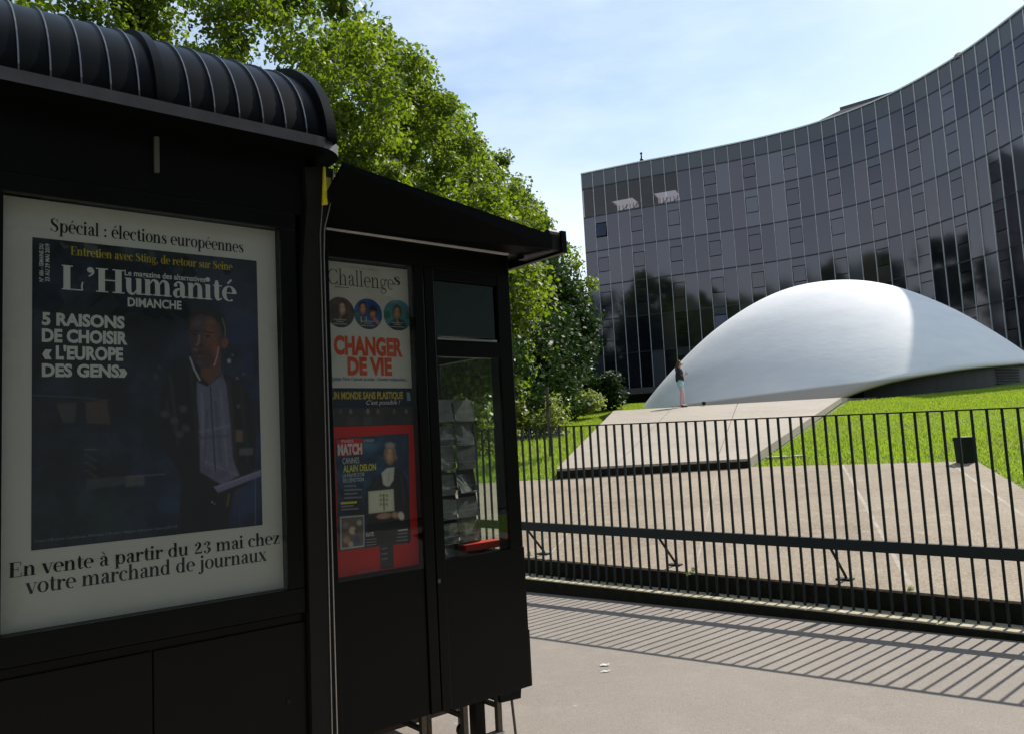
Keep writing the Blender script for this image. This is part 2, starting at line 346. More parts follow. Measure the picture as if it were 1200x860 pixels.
# wide sheet extends far to the left behind the newsstand
slab([(-16, .12), shift(fr1, -g_), shift(j1a, -g_), far[1], far[0], lfar])
slab([shift(fr1, g_), shift(fr2, -g_), shift(j2a, -g_), shift(j1a, g_)])
slab([shift(fr2, g_), shift(fr3, -g_), shift(j3a, -g_), far[2], shift(j2a, g_)])
bi = (bs[0]-.42, bs[1]); bie = (bend[0]-.42, .12)
slab([shift(fr3, g_), shift(bie, -g_), shift(bi, -g_), shift(j3a, g_)])
slab([shift(bie, g_), bend, bs, shift(bi, g_)])
slab([(bend[0]+.01, .12), (12, .12), (12, .45), (bend[0]+.01-.33*0.0, .45)])
def strip(a, b, w=.03):
    slab([shift(a, -w), shift(b, -w), shift(b, w), shift(a, w)], 'joint_filler', -.004 if w < .02 else .001, .02, M['mortar'])
for a, b in ((fr1, j1a), (fr2, j2a), (fr3, j3a), (bie, bi)): strip(a, b, .016 if a is fr1 or a is fr2 else .022)

# ---------------- ramp
rp = thing('concrete_ramp', None, None); rp['kind'] = 'structure'
rbL, rbR = at_terr(656, 560.5), at_terr(880, 547.5)
RF = [at_y(652, 549, rbL.y), at_y(878, 537, rbR.y)]
RC = [at_y(719, 481, 27.0), at_y(986, 465.5, 28.6)]
def ramp_pt(t, k):
    f = RF[0].lerp(RF[1], t); c = RC[0].lerp(RC[1], t); p = f.lerp(c, k)
    p.z += -.10*math.sin(math.pi*k)*0 ; return p
def ramp_slab(f0, f1, c0, c1):
    q = MB(); n = 10; top = []
    for i in range(n+1):
        k = i/n
        for j in range(5):
            top.append(RF[0].lerp(RF[1], f0+(f1-f0)*j/4).lerp(RC[0].lerp(RC[1], c0+(c1-c0)*j/4), k))
    b = len(top)
    q.v = [tuple(p) for p in top]+[tuple(p-Vector((0, 0, .18))) for p in top]
    for i in range(n):
        for j in range(4):
            a = i*5+j; q.f.append((a, a+1, a+6, a+5)); q.f.append((b+a, b+a+5, b+a+6, b+a+1))
    for i in range(n):
        a = i*5; q.f.append((a, a+5, b+a+5, b+a)); a = i*5+4; q.f.append((a+5, a, b+a, b+a+5))
    for j in range(4):
        a = j; q.f.append((a+1, a, b+a, b+a+1)); a = n*5+j; q.f.append((a, a+1, b+a+1, b+a))
    q.build('ramp_slab', M['ramp'], rp)
gg = .0015
ramp_slab(0, .32-gg, 0, .25-gg); ramp_slab(.32+gg, .84-gg, .25+gg, .53-gg); ramp_slab(.84+gg, 1, .53+gg, 1)
# side and front walls under the ramp, filling down to the lawn
q = MB()
for i in range(12):
    for t in (0.004, 0.996):
        a, b = ramp_pt(t, .01+i/12*.99), ramp_pt(t, .01+(i+1)/12*.99); a = a-Vector((0, 0, .10)); b = b-Vector((0, 0, .10))
        q.quad(a, b, Vector((b.x, b.y, terr_w(b.x, b.y)-.3)), Vector((a.x, a.y, terr_w(a.x, a.y)-.3)))
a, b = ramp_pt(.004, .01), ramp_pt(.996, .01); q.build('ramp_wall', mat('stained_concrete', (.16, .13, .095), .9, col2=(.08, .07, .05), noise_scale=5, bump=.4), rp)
a, b = ramp_pt(.0, .0), ramp_pt(1, .0); e = Vector((0, -.02, 0)); q = MB(); q.prism([a+e-Vector((0, 0, .045)), b+e-Vector((0, 0, .045)), b+e-Vector((0, 0, .6)), a+e-Vector((0, 0, .6))], (0, .018, 0)); q.build('ramp_front_face', M['shade_black'], rp)  # black sheet, front-face shade painted in under the ramp edge

# ================================================================== DOME
DY = 38.0
DCX = 15.264; DTOP = 8.42; DK = 0.0699; DQ = 3.6e-5
def dome_z(r): return DTOP-DK*r*r+DQ*r**4
def dome_r(z): return math.sqrt((DK-math.sqrt(max(DK*DK-4*DQ*(DTOP-z), 0)))/(2*DQ))
def at_dome(px, py):
    d = ray(px, py); prev = None
    for i in range(2000):
        p = CAM+d*(20+i*.012); r = math.hypot(p.x-DCX, p.y-DY)
        if r < 13 and p.z < dome_z(r): return p
    return CAM+d*38
plaza_z = (RC[0].z+RC[1].z)/2
RIMP = [at_dome(*p) for p in ((985, 465), (1012, 455), (1040, 447), (1081, 438.5), (1120, 432.5), (1160, 428), (1199, 424.5))]
RIM = [(-180, 2.3), (-125, 2.3)]+[(math.degrees(math.atan2(p.y-DY, p.x-DCX)), p.z) for p in RIMP]+[(0, RIMP[-1].z+.15), (90, 3.4), (180, 2.3)]
def rim_z(th):                         # th measured at the dome centre, 0 = +X, -90deg = towards camera
    d = math.degrees(th) % 360
    if d > 180: d -= 360
    pts = RIM
    for (a, za), (b, zb) in zip(pts, pts[1:]):
        if a <= d <= b: return za+(zb-za)*(d-a)/(b-a)
    return 2.3
_t = M['dome'].node_tree; _p = _t.nodes['Principled BSDF']; _src = _p.inputs['Base Color'].links[0].from_socket
_c = _t.nodes.new('ShaderNodeTexCoord'); _x = _t.nodes.new('ShaderNodeSeparateXYZ'); _t.links.new(_c.outputs['Object'], _x.inputs[0])   # bare concrete skirt where the paint stops
_m1 = _t.nodes.new('ShaderNodeMath'); _m1.operation = 'MULTIPLY_ADD'; _m1.inputs[1].default_value = -.062; _m1.inputs[2].default_value = -3.26; _t.links.new(_x.outputs['X'], _m1.inputs[0])
_m2 = _t.nodes.new('ShaderNodeMath'); _m2.operation = 'ADD'; _t.links.new(_m1.outputs[0], _m2.inputs[0]); _t.links.new(_x.outputs['Z'], _m2.inputs[1])
_r = _t.nodes.new('ShaderNodeMapRange'); _r.inputs[1].default_value = .05; _r.inputs[2].default_value = -.05; _t.links.new(_m2.outputs[0], _r.inputs[0])
_q = _t.nodes.new('ShaderNodeMix'); _q.data_type = 'RGBA'; _q.inputs['B'].default_value = (.46, .41, .345, 1); _t.links.new(_r.outputs[0], _q.inputs['Factor']); _t.links.new(_src, _q.inputs['A']); _t.links.new(_q.outputs['Result'], _p.inputs['Base Color'])
dm = thing('dome', 'great white dome rising from the lawn in front of the dark glass block', 'dome', (DCX, DY, 0))
q = MB(); nA, nR = 160, 44
for i in range(nA):
    th = 2*math.pi*i/nA; zr = rim_z(th); rr = dome_r(zr)
    for j in range(nR+1):
        r = rr*(j/nR)**.8 if j else 0.001
        x, y = r*math.cos(th), r*math.sin(th); z = dome_z(r)
        z += .018*noise.noise(Vector((x*.5, y*.5, 3)))+.035*noise.noise(Vector((x*.22, y*.22, z*.6)))
        q.v.append((x, y, z))
for i in range(nA):
    i2 = (i+1) % nA
    for j in range(nR): a, b = i*(nR+1)+j, i2*(nR+1)+j; q.f.append((a, a+1, b+1, b))
shell = q.build('shell', M['dome'], dm, smooth=True)
so = shell.modifiers.new('solid', 'SOLIDIFY'); so.thickness = .14; so.offset = -1
# recessed dark wall below the lifted rim, with louvres
q = MB(); wl = thing('dome_base_wall', 'curved dark wall under the right rim of the white dome with a louvred vent', 'wall', (DCX, DY, 0))
RW = 8.0
for k in range(60):
    a0, a1 = rad(-104+k*4), rad(-104+(k+1)*4)
    p0, p1_ = (RW*math.cos(a0), RW*math.sin(a0)), (RW*math.cos(a1), RW*math.sin(a1))
    q.quad((*p0, 1.2), (*p1_, 1.2), (*p1_, rim_z(a1)+.28), (*p0, rim_z(a0)+.28))
q.build('wall', M['dark_wall'], wl)
lou = MB(); fr_ = MB()
la0, la1 = -64.0, -52.0
for k in range(7):
    z = 2.72+k*.105
    prev = None
    for j in range(7):
        a = rad(la0+(la1-la0)*j/6); r = RW+.05
        p = (r*math.cos(a), r*math.sin(a))
        if prev: lou_ = prev; lou.hexa(((prev[0], prev[1], z), (p[0], p[1], z), (p[0]*.994, p[1]*.994, z+.03), (prev[0]*.994, prev[1]*.994, z+.03), (prev[0]*1.003, prev[1]*1.003, z+.02), (p[0]*1.003, p[1]*1.003, z+.02), (p[0]*.997, p[1]*.997, z+.06), (prev[0]*.997, prev[1]*.997, z+.06)))
        prev = p
lou.build('louvre', mat('louvre_grey', (.06, .06, .065), .5), wl)
# plaza behind the ramp crest, running under the dome
pz = MB(); a, b = RC
prof = [Vector((a.x, a.y, a.z)), Vector((b.x, b.y, b.z))]
dl = Vector((DCX-11.5, DY, plaza_z-.02)); top = [a, b, Vector((12.7, 29.7, b.z-.01)), Vector((DCX+3, DY-6, b.z)), Vector((DCX+3, DY+9, b.z)), Vector((DCX-9, DY+9, a.z)), Vector((DCX-11.8, DY+2, a.z)), Vector((a.x+.2, a.y+4, a.z))]
pz.prism([p-Vector((0, 0, .6)) for p in top], (0, 0, .6)); tag(pz.build('plaza', M['ramp']), kind='structure')

# ================================================================== GLASS OFFICE BLOCK
ZT = 24.7
ctrl = [(7.0, 68.5), (11.7, 66.2), (17.0, 63.9), (21.4, 61.6), (25.0, 58.8), (28.0, 54.6), (29.8, 49.0), (30.35, 43.3), (30.4, 40.6)]  # right end cut short out of view, shaped so sun reaches the lawn
def crm(p0, p1, p2, p3, t): return 0.5*((2*p1)+(-p0+p2)*t+(2*p0-5*p1+4*p2-p3)*t*t+(-p0+3*p1-3*p2+p3)*t**3)
dense = []
P = [np.array(c) for c in ctrl]; P = [2*P[0]-P[1]]+P+[2*P[-1]-P[-2]]
for i in range(1, len(P)-2):
    for k in range(20): dense.append(crm(P[i-1], P[i], P[i+1], P[i+2], k/20))
dense.append(P[-2]); dense = np.array(dense)
acc = np.concatenate([[0], np.cumsum(np.linalg.norm(np.diff(dense, axis=0), axis=1))])
BAY = 1.06; nb = int(acc[-1]//BAY)
def fac(s): return np.array([np.interp(s, acc, dense[:, 0]), np.interp(s, acc, dense[:, 1])])
nodes = [fac(i*BAY) for i in range(nb+1)]
lv = [24.7, 23.35, 20.75, 17.65, 14.6, 11.55, 8.5, 5.55]
ob = thing('office_block', 'long curved office block of dark smoked glass behind the white dome', 'building', (0, 0, 0))
VISB = 42
pm_cache = {}
def pane_obj(name, i, z0, z1, m, parent, inset=.035, depth=.0, tilt=0.0, yaw=0.0, transp=False):
    a, b = nodes[i], nodes[i+1]; c = (a+b)/2; t = (b-a)/np.linalg.norm(b-a); hw = np.linalg.norm(b-a)/2-inset; hh = (z1-z0)/2-.03
    key = (round(hw, 2), round(hh, 3), m.name)
    if key not in pm_cache:
        q = MB(); q.box(-hw, hw, 0, .03, -hh, hh); pm_cache[key] = q.mesh(name, m)
    n = np.array([t[1], -t[0]])          # towards the camera side
    return inst(name, pm_cache[key], parent, (c[0]+n[0]*depth, c[1]+n[1]*depth, (z0+z1)/2), (tilt, 0, math.atan2(t[1], t[0])+yaw))
rs = random.Random(11)
joined = {k: MB() for k in range(3)}
def jbox(mb, i, x0, x1, z0, z1, y0, y1):
    a, b = nodes[i], nodes[i+1]; t = (b-a)/np.linalg.norm(b-a); n = np.array([t[1], -t[0]]); L = np.linalg.norm(b-a)
    def P3(x, y, z): p = a+t*x-n*y; return (p[0], p[1], z)
    mb.hexa((P3(x0, y0, z0), P3(x1, y0, z0), P3(x1, y1, z0), P3(x0, y1, z0), P3(x0, y0, z1), P3(x1, y0, z1), P3(x1, y1, z1), P3(x0, y1, z1)))
for i in range(nb):
    vis = i < VISB
    if vis: pane_obj('parapet_panel', i, lv[1], lv[0], M['parapet'], ob, depth=.0, tilt=rs.gauss(0, .003))
    else: jbox(joined[0], i, .03, BAY-.03, lv[1]+.02, lv[0], -.0, .03)
    for f in range(1, 7):
        z1, z0 = lv[f], lv[f+1]
        tl, yw = rs.gauss(0, .005), rs.gauss(0, .003)
        if not vis:
            jbox(joined[1], i, .03, BAY-.03, z0+.03, z1-.03, 0, .03); continue
        r = rs.random(); m = FG[0] if r < .50 else FG[1] if r < .68 else FG[2] if r < .80 else FG[3] if r < .88 else FG[4]
        seethru = f == 1 and i < 8
        if seethru: m = M['tinted_clear'] if 'tinted_clear' in M else M.setdefault('tinted_clear', glass_mat('tinted_clear', (.50, .44, .43), .9, 1.5))
        if i % 3 == 1 and not seethru:
            h = z1-z0; opened = rs.random() < .08
            za, zb = z1-.22*h, z1-.62*h
            pane_obj('transom_pane', i, za, z1, m, ob, tilt=tl)
            pane_obj('vent_window', i, zb, za, FG[4] if rs.random() < .5 else m, ob, inset=.07, depth=.10 if opened else .012, tilt=-.22 if opened else tl*1.4, yaw=yw)
            pane_obj('lower_pane', i, z0, zb, m, ob, tilt=tl)
        else: pane_obj('glass_pane', i, z0, z1, m, ob, tilt=tl, yaw=yw)
for i in range(nb+1):
    a = nodes[i]; j = min(i, nb-1); t = nodes[j+1]-nodes[j]; ang = math.atan2(t[1], t[0])
    if i == 0: mullion = MB().box(-.016, .016, -.05, .04, lv[7]-.1, ZT+.05).mesh('mullion', M['anod'])
    if i <= VISB: inst('mullion', mullion, ob, (a[0], a[1], 0), (0, 0, ang))
    elif i < nb: jbox(joined[2], i, -.025, .025, lv[7]-.1, ZT+.05, -.09, .04)
tag(joined[0].build('far_parapet_panel', M['parapet'], ob), kind='stuff'); tag(joined[1].build('far_glass_pane', FG[0], ob), kind='stuff'); tag(joined[2].build('far_mullion', M['anod'], ob), kind='stuff')
for z in lv[1:7]:
    q = MB()
    for i in range(nb): jbox(q, i, 0, BAY, z-.05, z+.05, -.03, .25)
    q.build('floor_band', M['floorline'], ob)
q = MB()
for i in range(nb): jbox(q, i, 0, BAY+.01, ZT, ZT+.10, -.12, .35)
q.build('coping', M['white_strip'], ob)
q = MB()
for i in range(nb): jbox(q, i, 0, BAY+.01, lv[7]-.55, lv[7]-.05, -.15, .5)
q.build('bottom_edge', M['slab'], ob)
# depth of the block: dark backing behind the glass, slabs, rear wall and roof
def off(i, d):
    a = nodes[min(i, nb-1)]; b = nodes[min(i, nb-1)+1]; t = (b-a)/np.linalg.norm(b-a); n = np.array([t[1], -t[0]]); p = nodes[i]-n*d; return p
q = MB()
for i in range(nb):
    for (za, zb) in ((lv[7], lv[2]+.0), (lv[2]+.1, lv[1]), (lv[1], lv[0]-.02)):
        if za > lv[2] and zb <= lv[1] and i < 8: continue
        p0, p1_ = off(i, .3), off(i+1, .3); q.quad((p0[0], p0[1], za), (p1_[0], p1_[1], za), (p1_[0], p1_[1], zb), (p0[0], p0[1], zb))
q.build('backing', M['floorline'], ob)
DEP = 13.0
q = MB()
for i in range(0, nb):
    d = DEP
    p0, p1_, r0_, r1_ = off(i, .3), off(i+1, .3), off(i, d), off(i+1, d)
    zs = [(ZT-.25, ZT-.05)] if i >= 8 else []
    for za, zb in zs+[(lv[2]-.25, lv[2]+.02), (lv[7]-.5, lv[7]-.06)]:
        q.hexa(((p0[0], p0[1], za), (p1_[0], p1_[1], za), (r1_[0], r1_[1], za), (r0_[0], r0_[1], za), (p0[0], p0[1], zb), (p1_[0], p1_[1], zb), (r1_[0], r1_[1], zb), (r0_[0], r0_[1], zb)))
q.build('floor_slab', M['slab'], ob)
q = MB()
for i in range(0, nb):
    r0_, r1_ = off(i, DEP), off(i+1, DEP); zt = ZT if i >= 8 else lv[2]+1.0
    q.quad((r0_[0], r0_[1], lv[7]-.5), (r1_[0], r1_[1], lv[7]-.5), (r1_[0], r1_[1], zt), (r0_[0], r0_[1], zt))
for i in (0, nb):  # the right end wall is made up, closing the shortened block
    p0, r0_ = off(i, 0.05), off(i, DEP); q.quad((p0[0], p0[1], lv[7]-.5), (r0_[0], r0_[1], lv[7]-.5), (r0_[0], r0_[1], lv[2] if i == 0 else ZT), (p0[0], p0[1], lv[2] if i == 0 else ZT))
q.build('rear_wall', M['dark_wall'], ob)
# top-floor terrace room at the left corner: ceiling strip, side wall, low back wall open to the sky
q = MB()
for i in range(0, 8):
    for (d0, d1, za, zb, sel) in ((.3, 4.6, 23.2, 23.34, True), (6.4, 6.6, lv[2], 22.3, True), (6.4, 6.6, 22.3, 23.3, i in (0, 3, 4, 7)), (4.6, 6.6, 23.2, 23.34, i in (0, 3, 4, 7))):
        if not sel: continue
        p0, p1_, r0_, r1_ = off(i, d0), off(i+1, d0), off(i, d1), off(i+1, d1)
        q.hexa(((p0[0], p0[1], za), (p1_[0], p1_[1], za), (r1_[0], r1_[1], za), (r0_[0], r0_[1], za), (p0[0], p0[1], zb), (p1_[0], p1_[1], zb), (r1_[0], r1_[1], zb), (r0_[0], r0_[1], zb)))
p0, r0_ = off(0, .31), off(0, 6.6); q.quad((p0[0], p0[1], lv[2]), (r0_[0], r0_[1], lv[2]), (r0_[0], r0_[1], 23.3), (p0[0], p0[1], 23.3))
p0, r0_ = off(8, .31), off(8, 12); q.quad((p0[0], p0[1], lv[2]), (r0_[0], r0_[1], lv[2]), (r0_[0], r0_[1], ZT-.1), (p0[0], p0[1], ZT-.1))
q.build('terrace_room', M['interior'], ob)
tb = MB()
for i in (1, 2, 5, 6):
    a, b = off(i, 6.45), off(i+1, 6.45)
    for k in range(3):
        c = a+(b-a)*(k+.5)/3; tb.box(c[0]-.03, c[0]+.03, c[1]-.03, c[1]+.03, 22.3, 23.25)
    tb.tube([(a[0], a[1], 22.35), (b[0], b[1], 23.2)], .04, 5); tb.tube([(a[0], a[1], 22.75), (b[0], b[1], 22.75)], .03, 5)
tb.build('terrace_glazing_bars', M['floorline'], ob)
# undercroft
q = MB()
for i in range(0, nb):
    p0, p1_ = off(i, 3.0), off(i+1, 3.0); q.quad((p0[0], p0[1], 1.5), (p1_[0], p1_[1], 1.5), (p1_[0], p1_[1], lv[7]-.45), (p0[0], p0[1], lv[7]-.45))
q.build('undercroft_wall', M['dark_wall'], ob)
# roof-top plant room, beacon, dome light
def on_roof(px, py, y): return at_y(px, py, y)
a, b = on_roof(944, 150, 63.5), on_roof(1058, 108, 57.5)
pr = thing('rooftop_plant_room', 'low grey plant room on the roof above the curve of the glass block', 'plant room', (0, 0, 0))
q = MB(); av, bv = Vector((a.x, a.y, 0)), Vector((b.x, b.y, 0)); t = (bv-av).normalized(); n = Vector((-t.y, t.x, 0))
if n.y < 0: n = -n
av2 = av+t*3.0
z_a, z_b, z_c = a.z+.02, at_y(984, 131.5, 61.5).z, b.z+.35
q.prism([Vector((av.x, av.y, ZT-.2)), Vector((bv.x, bv.y, ZT-.2)), Vector((bv.x, bv.y, z_c-.3)), Vector((av2.x, av2.y, z_b)), Vector((av.x, av.y, z_a))], n*2.5)
q.build('room', M['plant_room'], pr)
q = MB(); q.prism([Vector((av2.x, av2.y, z_b-.02)), Vector((bv.x, bv.y, z_c-.32)), Vector((bv.x, bv.y, z_c-.1)), Vector((av2.x, av2.y, z_b+.25))], n*2.7-t*0); q.build('roof_edge', M['slab'], pr)
an = thing('roof_beacon', 'tiny black beacon standing on the roof near the left corner of the glass block', 'beacon', at_y(752, 190, 66.4))
MB().lathe([(0, .0), (.16, 0), (.16, .2), (.08, .3), (.05, .62), (.1, .66), (.1, .8), (0, .82)], 10).build('beacon_body', M['black_paint'], an)
an = thing('roof_vent_cowl', 'small rounded grey cowl on the roof near the upper right', 'vent', at_y(1125, 69, 49.3))
MB().lathe([(0.3, 0), (.36, .12), (.3, .28), (.16, .38), (0.01, .4)], 14).build('cowl', M['plant_room'], an, smooth=True)
MB().lathe([(0.14, -.8), (.14, 0.05)], 10).build('shaft', M['plant_room'], an)
#@@PART2
# ================================================================== FENCE
fe = thing('metal_fence', 'black metal railing of thin upright bars along the kerb of the pavement', 'fence', F0, F_ROT)
def rail_z(s, z0): return z0-0.0182*s
S0, S1 = -9.0, 9.2
bar = MB().box(-.0095, .0095, -.0095, .0095, 0, 1).mesh('bar', M['black_paint'])
s = 0.0606-.1*90
bars_at = []
while s < S1: 
    if s > S0: bars_at.append(s)
    s += 0.1
for s in bars_at:
    zt = rail_z(s, 1.752); zb = kerb_top(s)-.02
    inst('bar', bar, fe, (s, 0, zb), (random.gauss(0, .0012), random.gauss(0, .0018), 0), (1, 1, zt-zb))
def rail(name, z0, h, y0, y1):
    q = MB(); a, b = rail_z(S0-.1, z0), rail_z(S1+.1, z0)
    q.hexa(((S0-.1, y0, a-h), (S1+.1, y0, b-h), (S1+.1, y1, b-h), (S0-.1, y1, a-h), (S0-.1, y0, a), (S1+.1, y0, b), (S1+.1, y1, b), (S0-.1, y1, a)))
    return q.build(name, M['black_paint'], fe, bevel=.002)
rail('top_rail', 1.760, .012, -.021, .021)
rail('middle_rail', .724, .09, -.026, .026)
for k in range(-5, 6):
    s = -.085+1.64*k
    q = MB(); z = rail_z(s, .66); q.tube([(s, .03, z), (s+.03, .30, terr(s, .30)+.03), (s+.03, .31, terr(s, .3)-.05)], .013, 6); q.build('strut', M['black_paint'], fe)
    q = MB(); q.box(s-.05, s+.09, .27, .35, 0, .012); q.build('foot_plate', M['black_paint'], fe, loc=(0, 0, terr(s, .3)+.001))
    q = MB(); q.box(s+.54, s+.60, -.03, .03, 0, .025); q.build('post_shoe', M['black_paint'], fe, loc=(0, 0, kerb_top(s+.6)-.006))

# ================================================================== KIOSK
ki = thing('newsstand_kiosk', 'black street newsstand with ribbed barrel roof and poster panels filling the left side', 'newsstand', KO, K_ROT)
def kb_(name, u0, u1, v0, v1, z0, z1, m, bevel=.003, parent=None):      # v = metres in front of poster glass
    q = MB(); q.box(u0, u1, -v1, -v0, z0, z1); return q.build(name, m, parent or ki, bevel=bevel)
KD = -1.85; B_ = -.10
# ---- left module: poster cabinet
kb_('fascia_panel', -1.6, 1.14, -.06, .0, 2.66, 2.99, M['kiosk'])
kb_('frame_top', -.06, 1.075, -.05, .012, 2.585, 2.655, M['kiosk'])
kb_('frame_bottom', -.06, 1.075, -.05, .012, .955, 1.055, M['kiosk'])
kb_('frame_side', 1.003, 1.075, -.05, .012, 1.057, 2.583, M['kiosk'])
kb_('frame_side', -.09, -.008, -.05, .012, 1.057, 2.583, M['kiosk'])
kb_('lower_panel', .475, 1.08, -.05, .0, .30, .915, M['kiosk'])
kb_('lower_panel', -.30, .468, -.05, .0, .30, .915, M['kiosk'])
kb_('kick_rail', -1.6, 1.10, -.06, -.012, .12, .95, M['kiosk'])
kb_('side_panel', -1.6, -.1, -.05, .004, .30, 2.65, M['kiosk'])
kb_('back_box', -1.6, 1.24, KD, -.11, .12, 2.98, M['kiosk'], 0)
kb_('display_backing', -.02, 1.02, -.10, -.045, 1.0, 2.62, M['kiosk'], 0)
kb_('poster_glass', -.005, 1.002, .001, .005, 1.058, 2.582, M['glass'], 0)
kb_('panel_lock', .985, 1.005, 0, .004, .60, .62, M['kiosk_trim'], .002); kb_('panel_lock', .43, .448, 0, .004, .60, .62, M['kiosk_trim'], .002); kb_('panel_lock', 1.81, 1.826, B_+.01, B_+.014, .95, .97, M['gutter'], .002)
gs = [K(184, 160, .02), K(184, 202, .02)]
kb_('pull_strap', gs[0][0]-.009, gs[0][0]+.009, .002, .02, gs[1][1], gs[0][1], mat('grey_strap', (.10, .10, .085), .5), .002)
# corner post: dark grey box post, bulging outwards at the top, with two polished strips
def outline(pts, v): return [Vector((K(x, y, v)[0], -v, K(x, y, v)[1])) for x, y in pts]
q = MB()
L = [(357, 196), (360, 240), (357, 280), (355, 320), (358, 480), (366, 860), (367, 905)]
Rr = [(384, 196), (384, 240), (376, 275), (377, 300), (381, 480), (388, 860), (389, 905)]
lp, rp_ = outline(L, .03), outline(Rr, .03)
for i in range(len(lp)-1): q.prism([lp[i], rp_[i], rp_[i+1], lp[i+1]], (0, .10, 0))
q.build('corner_post', M['kiosk_trim'], ki)
def strip_(name, px, v, wdt, m, d=.012):
    q = MB(); c = [Vector((K(x, y, v)[0], -v, K(x, y, v)[1])) for x, y in px]
    for i in range(len(c)-1):
        q.prism([c[i]-Vector((wdt/2, 0, 0)), c[i]+Vector((wdt/2, 0, 0)), c[i+1]+Vector((wdt/2, 0, 0)), c[i+1]-Vector((wdt/2, 0, 0))], (0, d, 0))
    return q.build(name, m, ki)
strip_('polished_strip', [(378, 240), (376.5, 262), (375.5, 275), (376, 300), (381, 480), (389.5, 860), (390.5, 905)], .035, .0035, M['steel'])
strip_('polished_strip', [(391, 200), (390.5, 222), (386, 245), (380.5, 268), (380, 300), (385, 480), (395.5, 860), (396.5, 905)], .035, .0045, M['steel'])
q = MB(); c = outline([(380.5, 196), (392, 200), (391, 225), (385, 248), (380, 270), (380, 300), (385, 480), (395, 860), (396, 905), (390.5, 905), (389.5, 860), (381, 480), (376.5, 300), (376, 275), (378, 240)], .025); q.prism(c, (0, .10, 0)); q.build('post_cheek', M['kiosk_trim'], ki)
q = MB(); c = outline([(379.8, 195.5), (381.3, 196), (384, 240), (378.4, 240.5)], .045); q.prism(c, (0, .012, 0)); q.build('yellow_slit', M['yellow'], ki)  # narrow bright yellow sliver at the top of the post
q = MB(); c = outline([(382.5, 208), (388, 209), (388.3, 226), (384.6, 240)], .038); q.prism(c, (0, .01, 0)); q.build('yellow_slit', mat('dull_yellow', (.20, .17, .01), .5), ki)  # duller yellow sliver beside it

# ---- barrel roof: quarter-round skin, standing seams, end hoops
RV, RZ = .13, 2.955; RA, RB = .88, .56
def roof_prof(extra=0.0, n=18, a0=0, a1=180):
    out = []
    for i in range(n+1):
        t = rad(a0+(a1-a0)*i/n); out.append((RV-RA+(RA+extra)*math.cos(t), RZ+(RB+extra)*math.sin(t)))
    return out
def roof_strip(name, u0, u1, ex, m, smooth=True, thick=.0, n=36):
    q = MB(); pr_ = roof_prof(ex, n)
    for (v, z) in pr_: q.v += [(u0, -v, z), (u1, -v, z)]
    for i in range(n): q.f.append((2*i, 2*i+2, 2*i+3, 2*i+1))
    if thick:
        b = len(q.v)
        for (v, z) in roof_prof(ex-thick, n): q.v += [(u0, -v, z), (u1, -v, z)]
        for i in range(n):
            q.f.append((2*i, b+2*i, b+2*i+2, 2*i+2)); q.f.append((2*i+1, 2*i+3, b+2*i+3, b+2*i+1))
    return q.build(name, m, ki, smooth=not thick)
ribs = [.505-.0975*k for k in range(1, 22)]+[.595, .69, .79, .89, .989, 1.083]
roof_strip('roof_skin', -1.65, 1.205, 0, M['roof_metal'])
for u in ribs: roof_strip('roof_rib', u-.0026, u+.0026, .010, M['rib_metal'], thick=.012)
roof_strip('roof_hoop', .468, .503, .022, M['roof_metal'], thick=.04, n=90)
roof_strip('roof_hoop', 1.165, 1.21, .035, M['roof_metal'], thick=.04, n=90)
q = MB(); pr_ = roof_prof(0, 24); q.poly([(1.2, -v, z) for v, z in pr_]); q.build('roof_end', M['roof_metal'], ki)
# gutter band round the eave with rounded corner
q = MB(); path = [(-1.65, .16), (1.10, .16)]
for k in range(9):
    t = rad(90-k*90/8); path.append((1.12+.16*math.cos(t), 0.0+.16*math.sin(t)))
path.append((1.28, -1.7))
for i in range(len(path)-1):
    (ua, va), (ub, vb) = path[i], path[i+1]
    na = Vector((vb-va, ub-ua)).normalized()
    q.quad((ua, -va, 2.925), (ub, -vb, 2.925), (ub, -vb, 2.972), (ua, -va, 2.972))
q.build('gutter_band', M['gutter'], ki)
q = MB(); q.poly([(u, -v, 2.97) for u, v in path]+[(-1.65, 1.7, 2.97)]); q.poly([(u, -v, 2.927) for u, v in path]+[(-1.65, 1.7, 2.927)]); q.build('eave_soffit', M['kiosk'], ki)

# ---- right module
B = -.10
kb_('side_panel', 1.24, 1.285, -.16, B+.004, .33, 2.66, M['kiosk'])
kb_('head_rail', 1.285, 2.36, -.16, B, 2.515, 2.64, M['kiosk'])
kb_('frame_side', 1.745, 1.80, -.16, B+.01, .345, 2.515, M['kiosk'])
kb_('frame_side', 1.808, 1.862, -.16, B+.01, .345, 2.515, M['kiosk'])
kb_('panel_seam', 1.80, 1.808, -.17, B-.01, .35, 2.515, M['floorline'], 0)
kb_('poster_panel_base', 1.285, 1.743, -.15, B-.002, .345, 1.03, M['kiosk'])
kb_('poster_glass', 1.27, 1.744, B-.004, B, 1.03, 2.512, M['glass'], 0)
kb_('display_backing', 1.26, 1.75, -.24, -.165, 1.0, 2.55, M['kiosk'], 0)
ul = K(512, 323, B); ur = K(585, 330, B); lb = K(518, 398, B)
kb_('sign_panel', 1.875, 2.26, -.15, B-.008, 2.17, 2.455, mat('teal_panel', (.012, .03, .028), .25, spec=.6, noise_amt=.3, noise_scale=4))
kb_('sign_sill', 1.875, 2.26, -.15, B+.006, 2.150, 2.160, mat('sill_grey', (.16, .19, .19), .5), .001)
kb_('cross_rail', 1.862, 2.30, -.15, B-.002, 2.065, 2.148, M['kiosk'])
kb_('cross_rail', 1.862, 2.30, -.15, B-.004, 2.46, 2.515, M['kiosk'])
kb_('front_window_glass', 1.862, 2.285, B-.012, B-.008, 1.06, 2.065, M['window_glass'], 0)
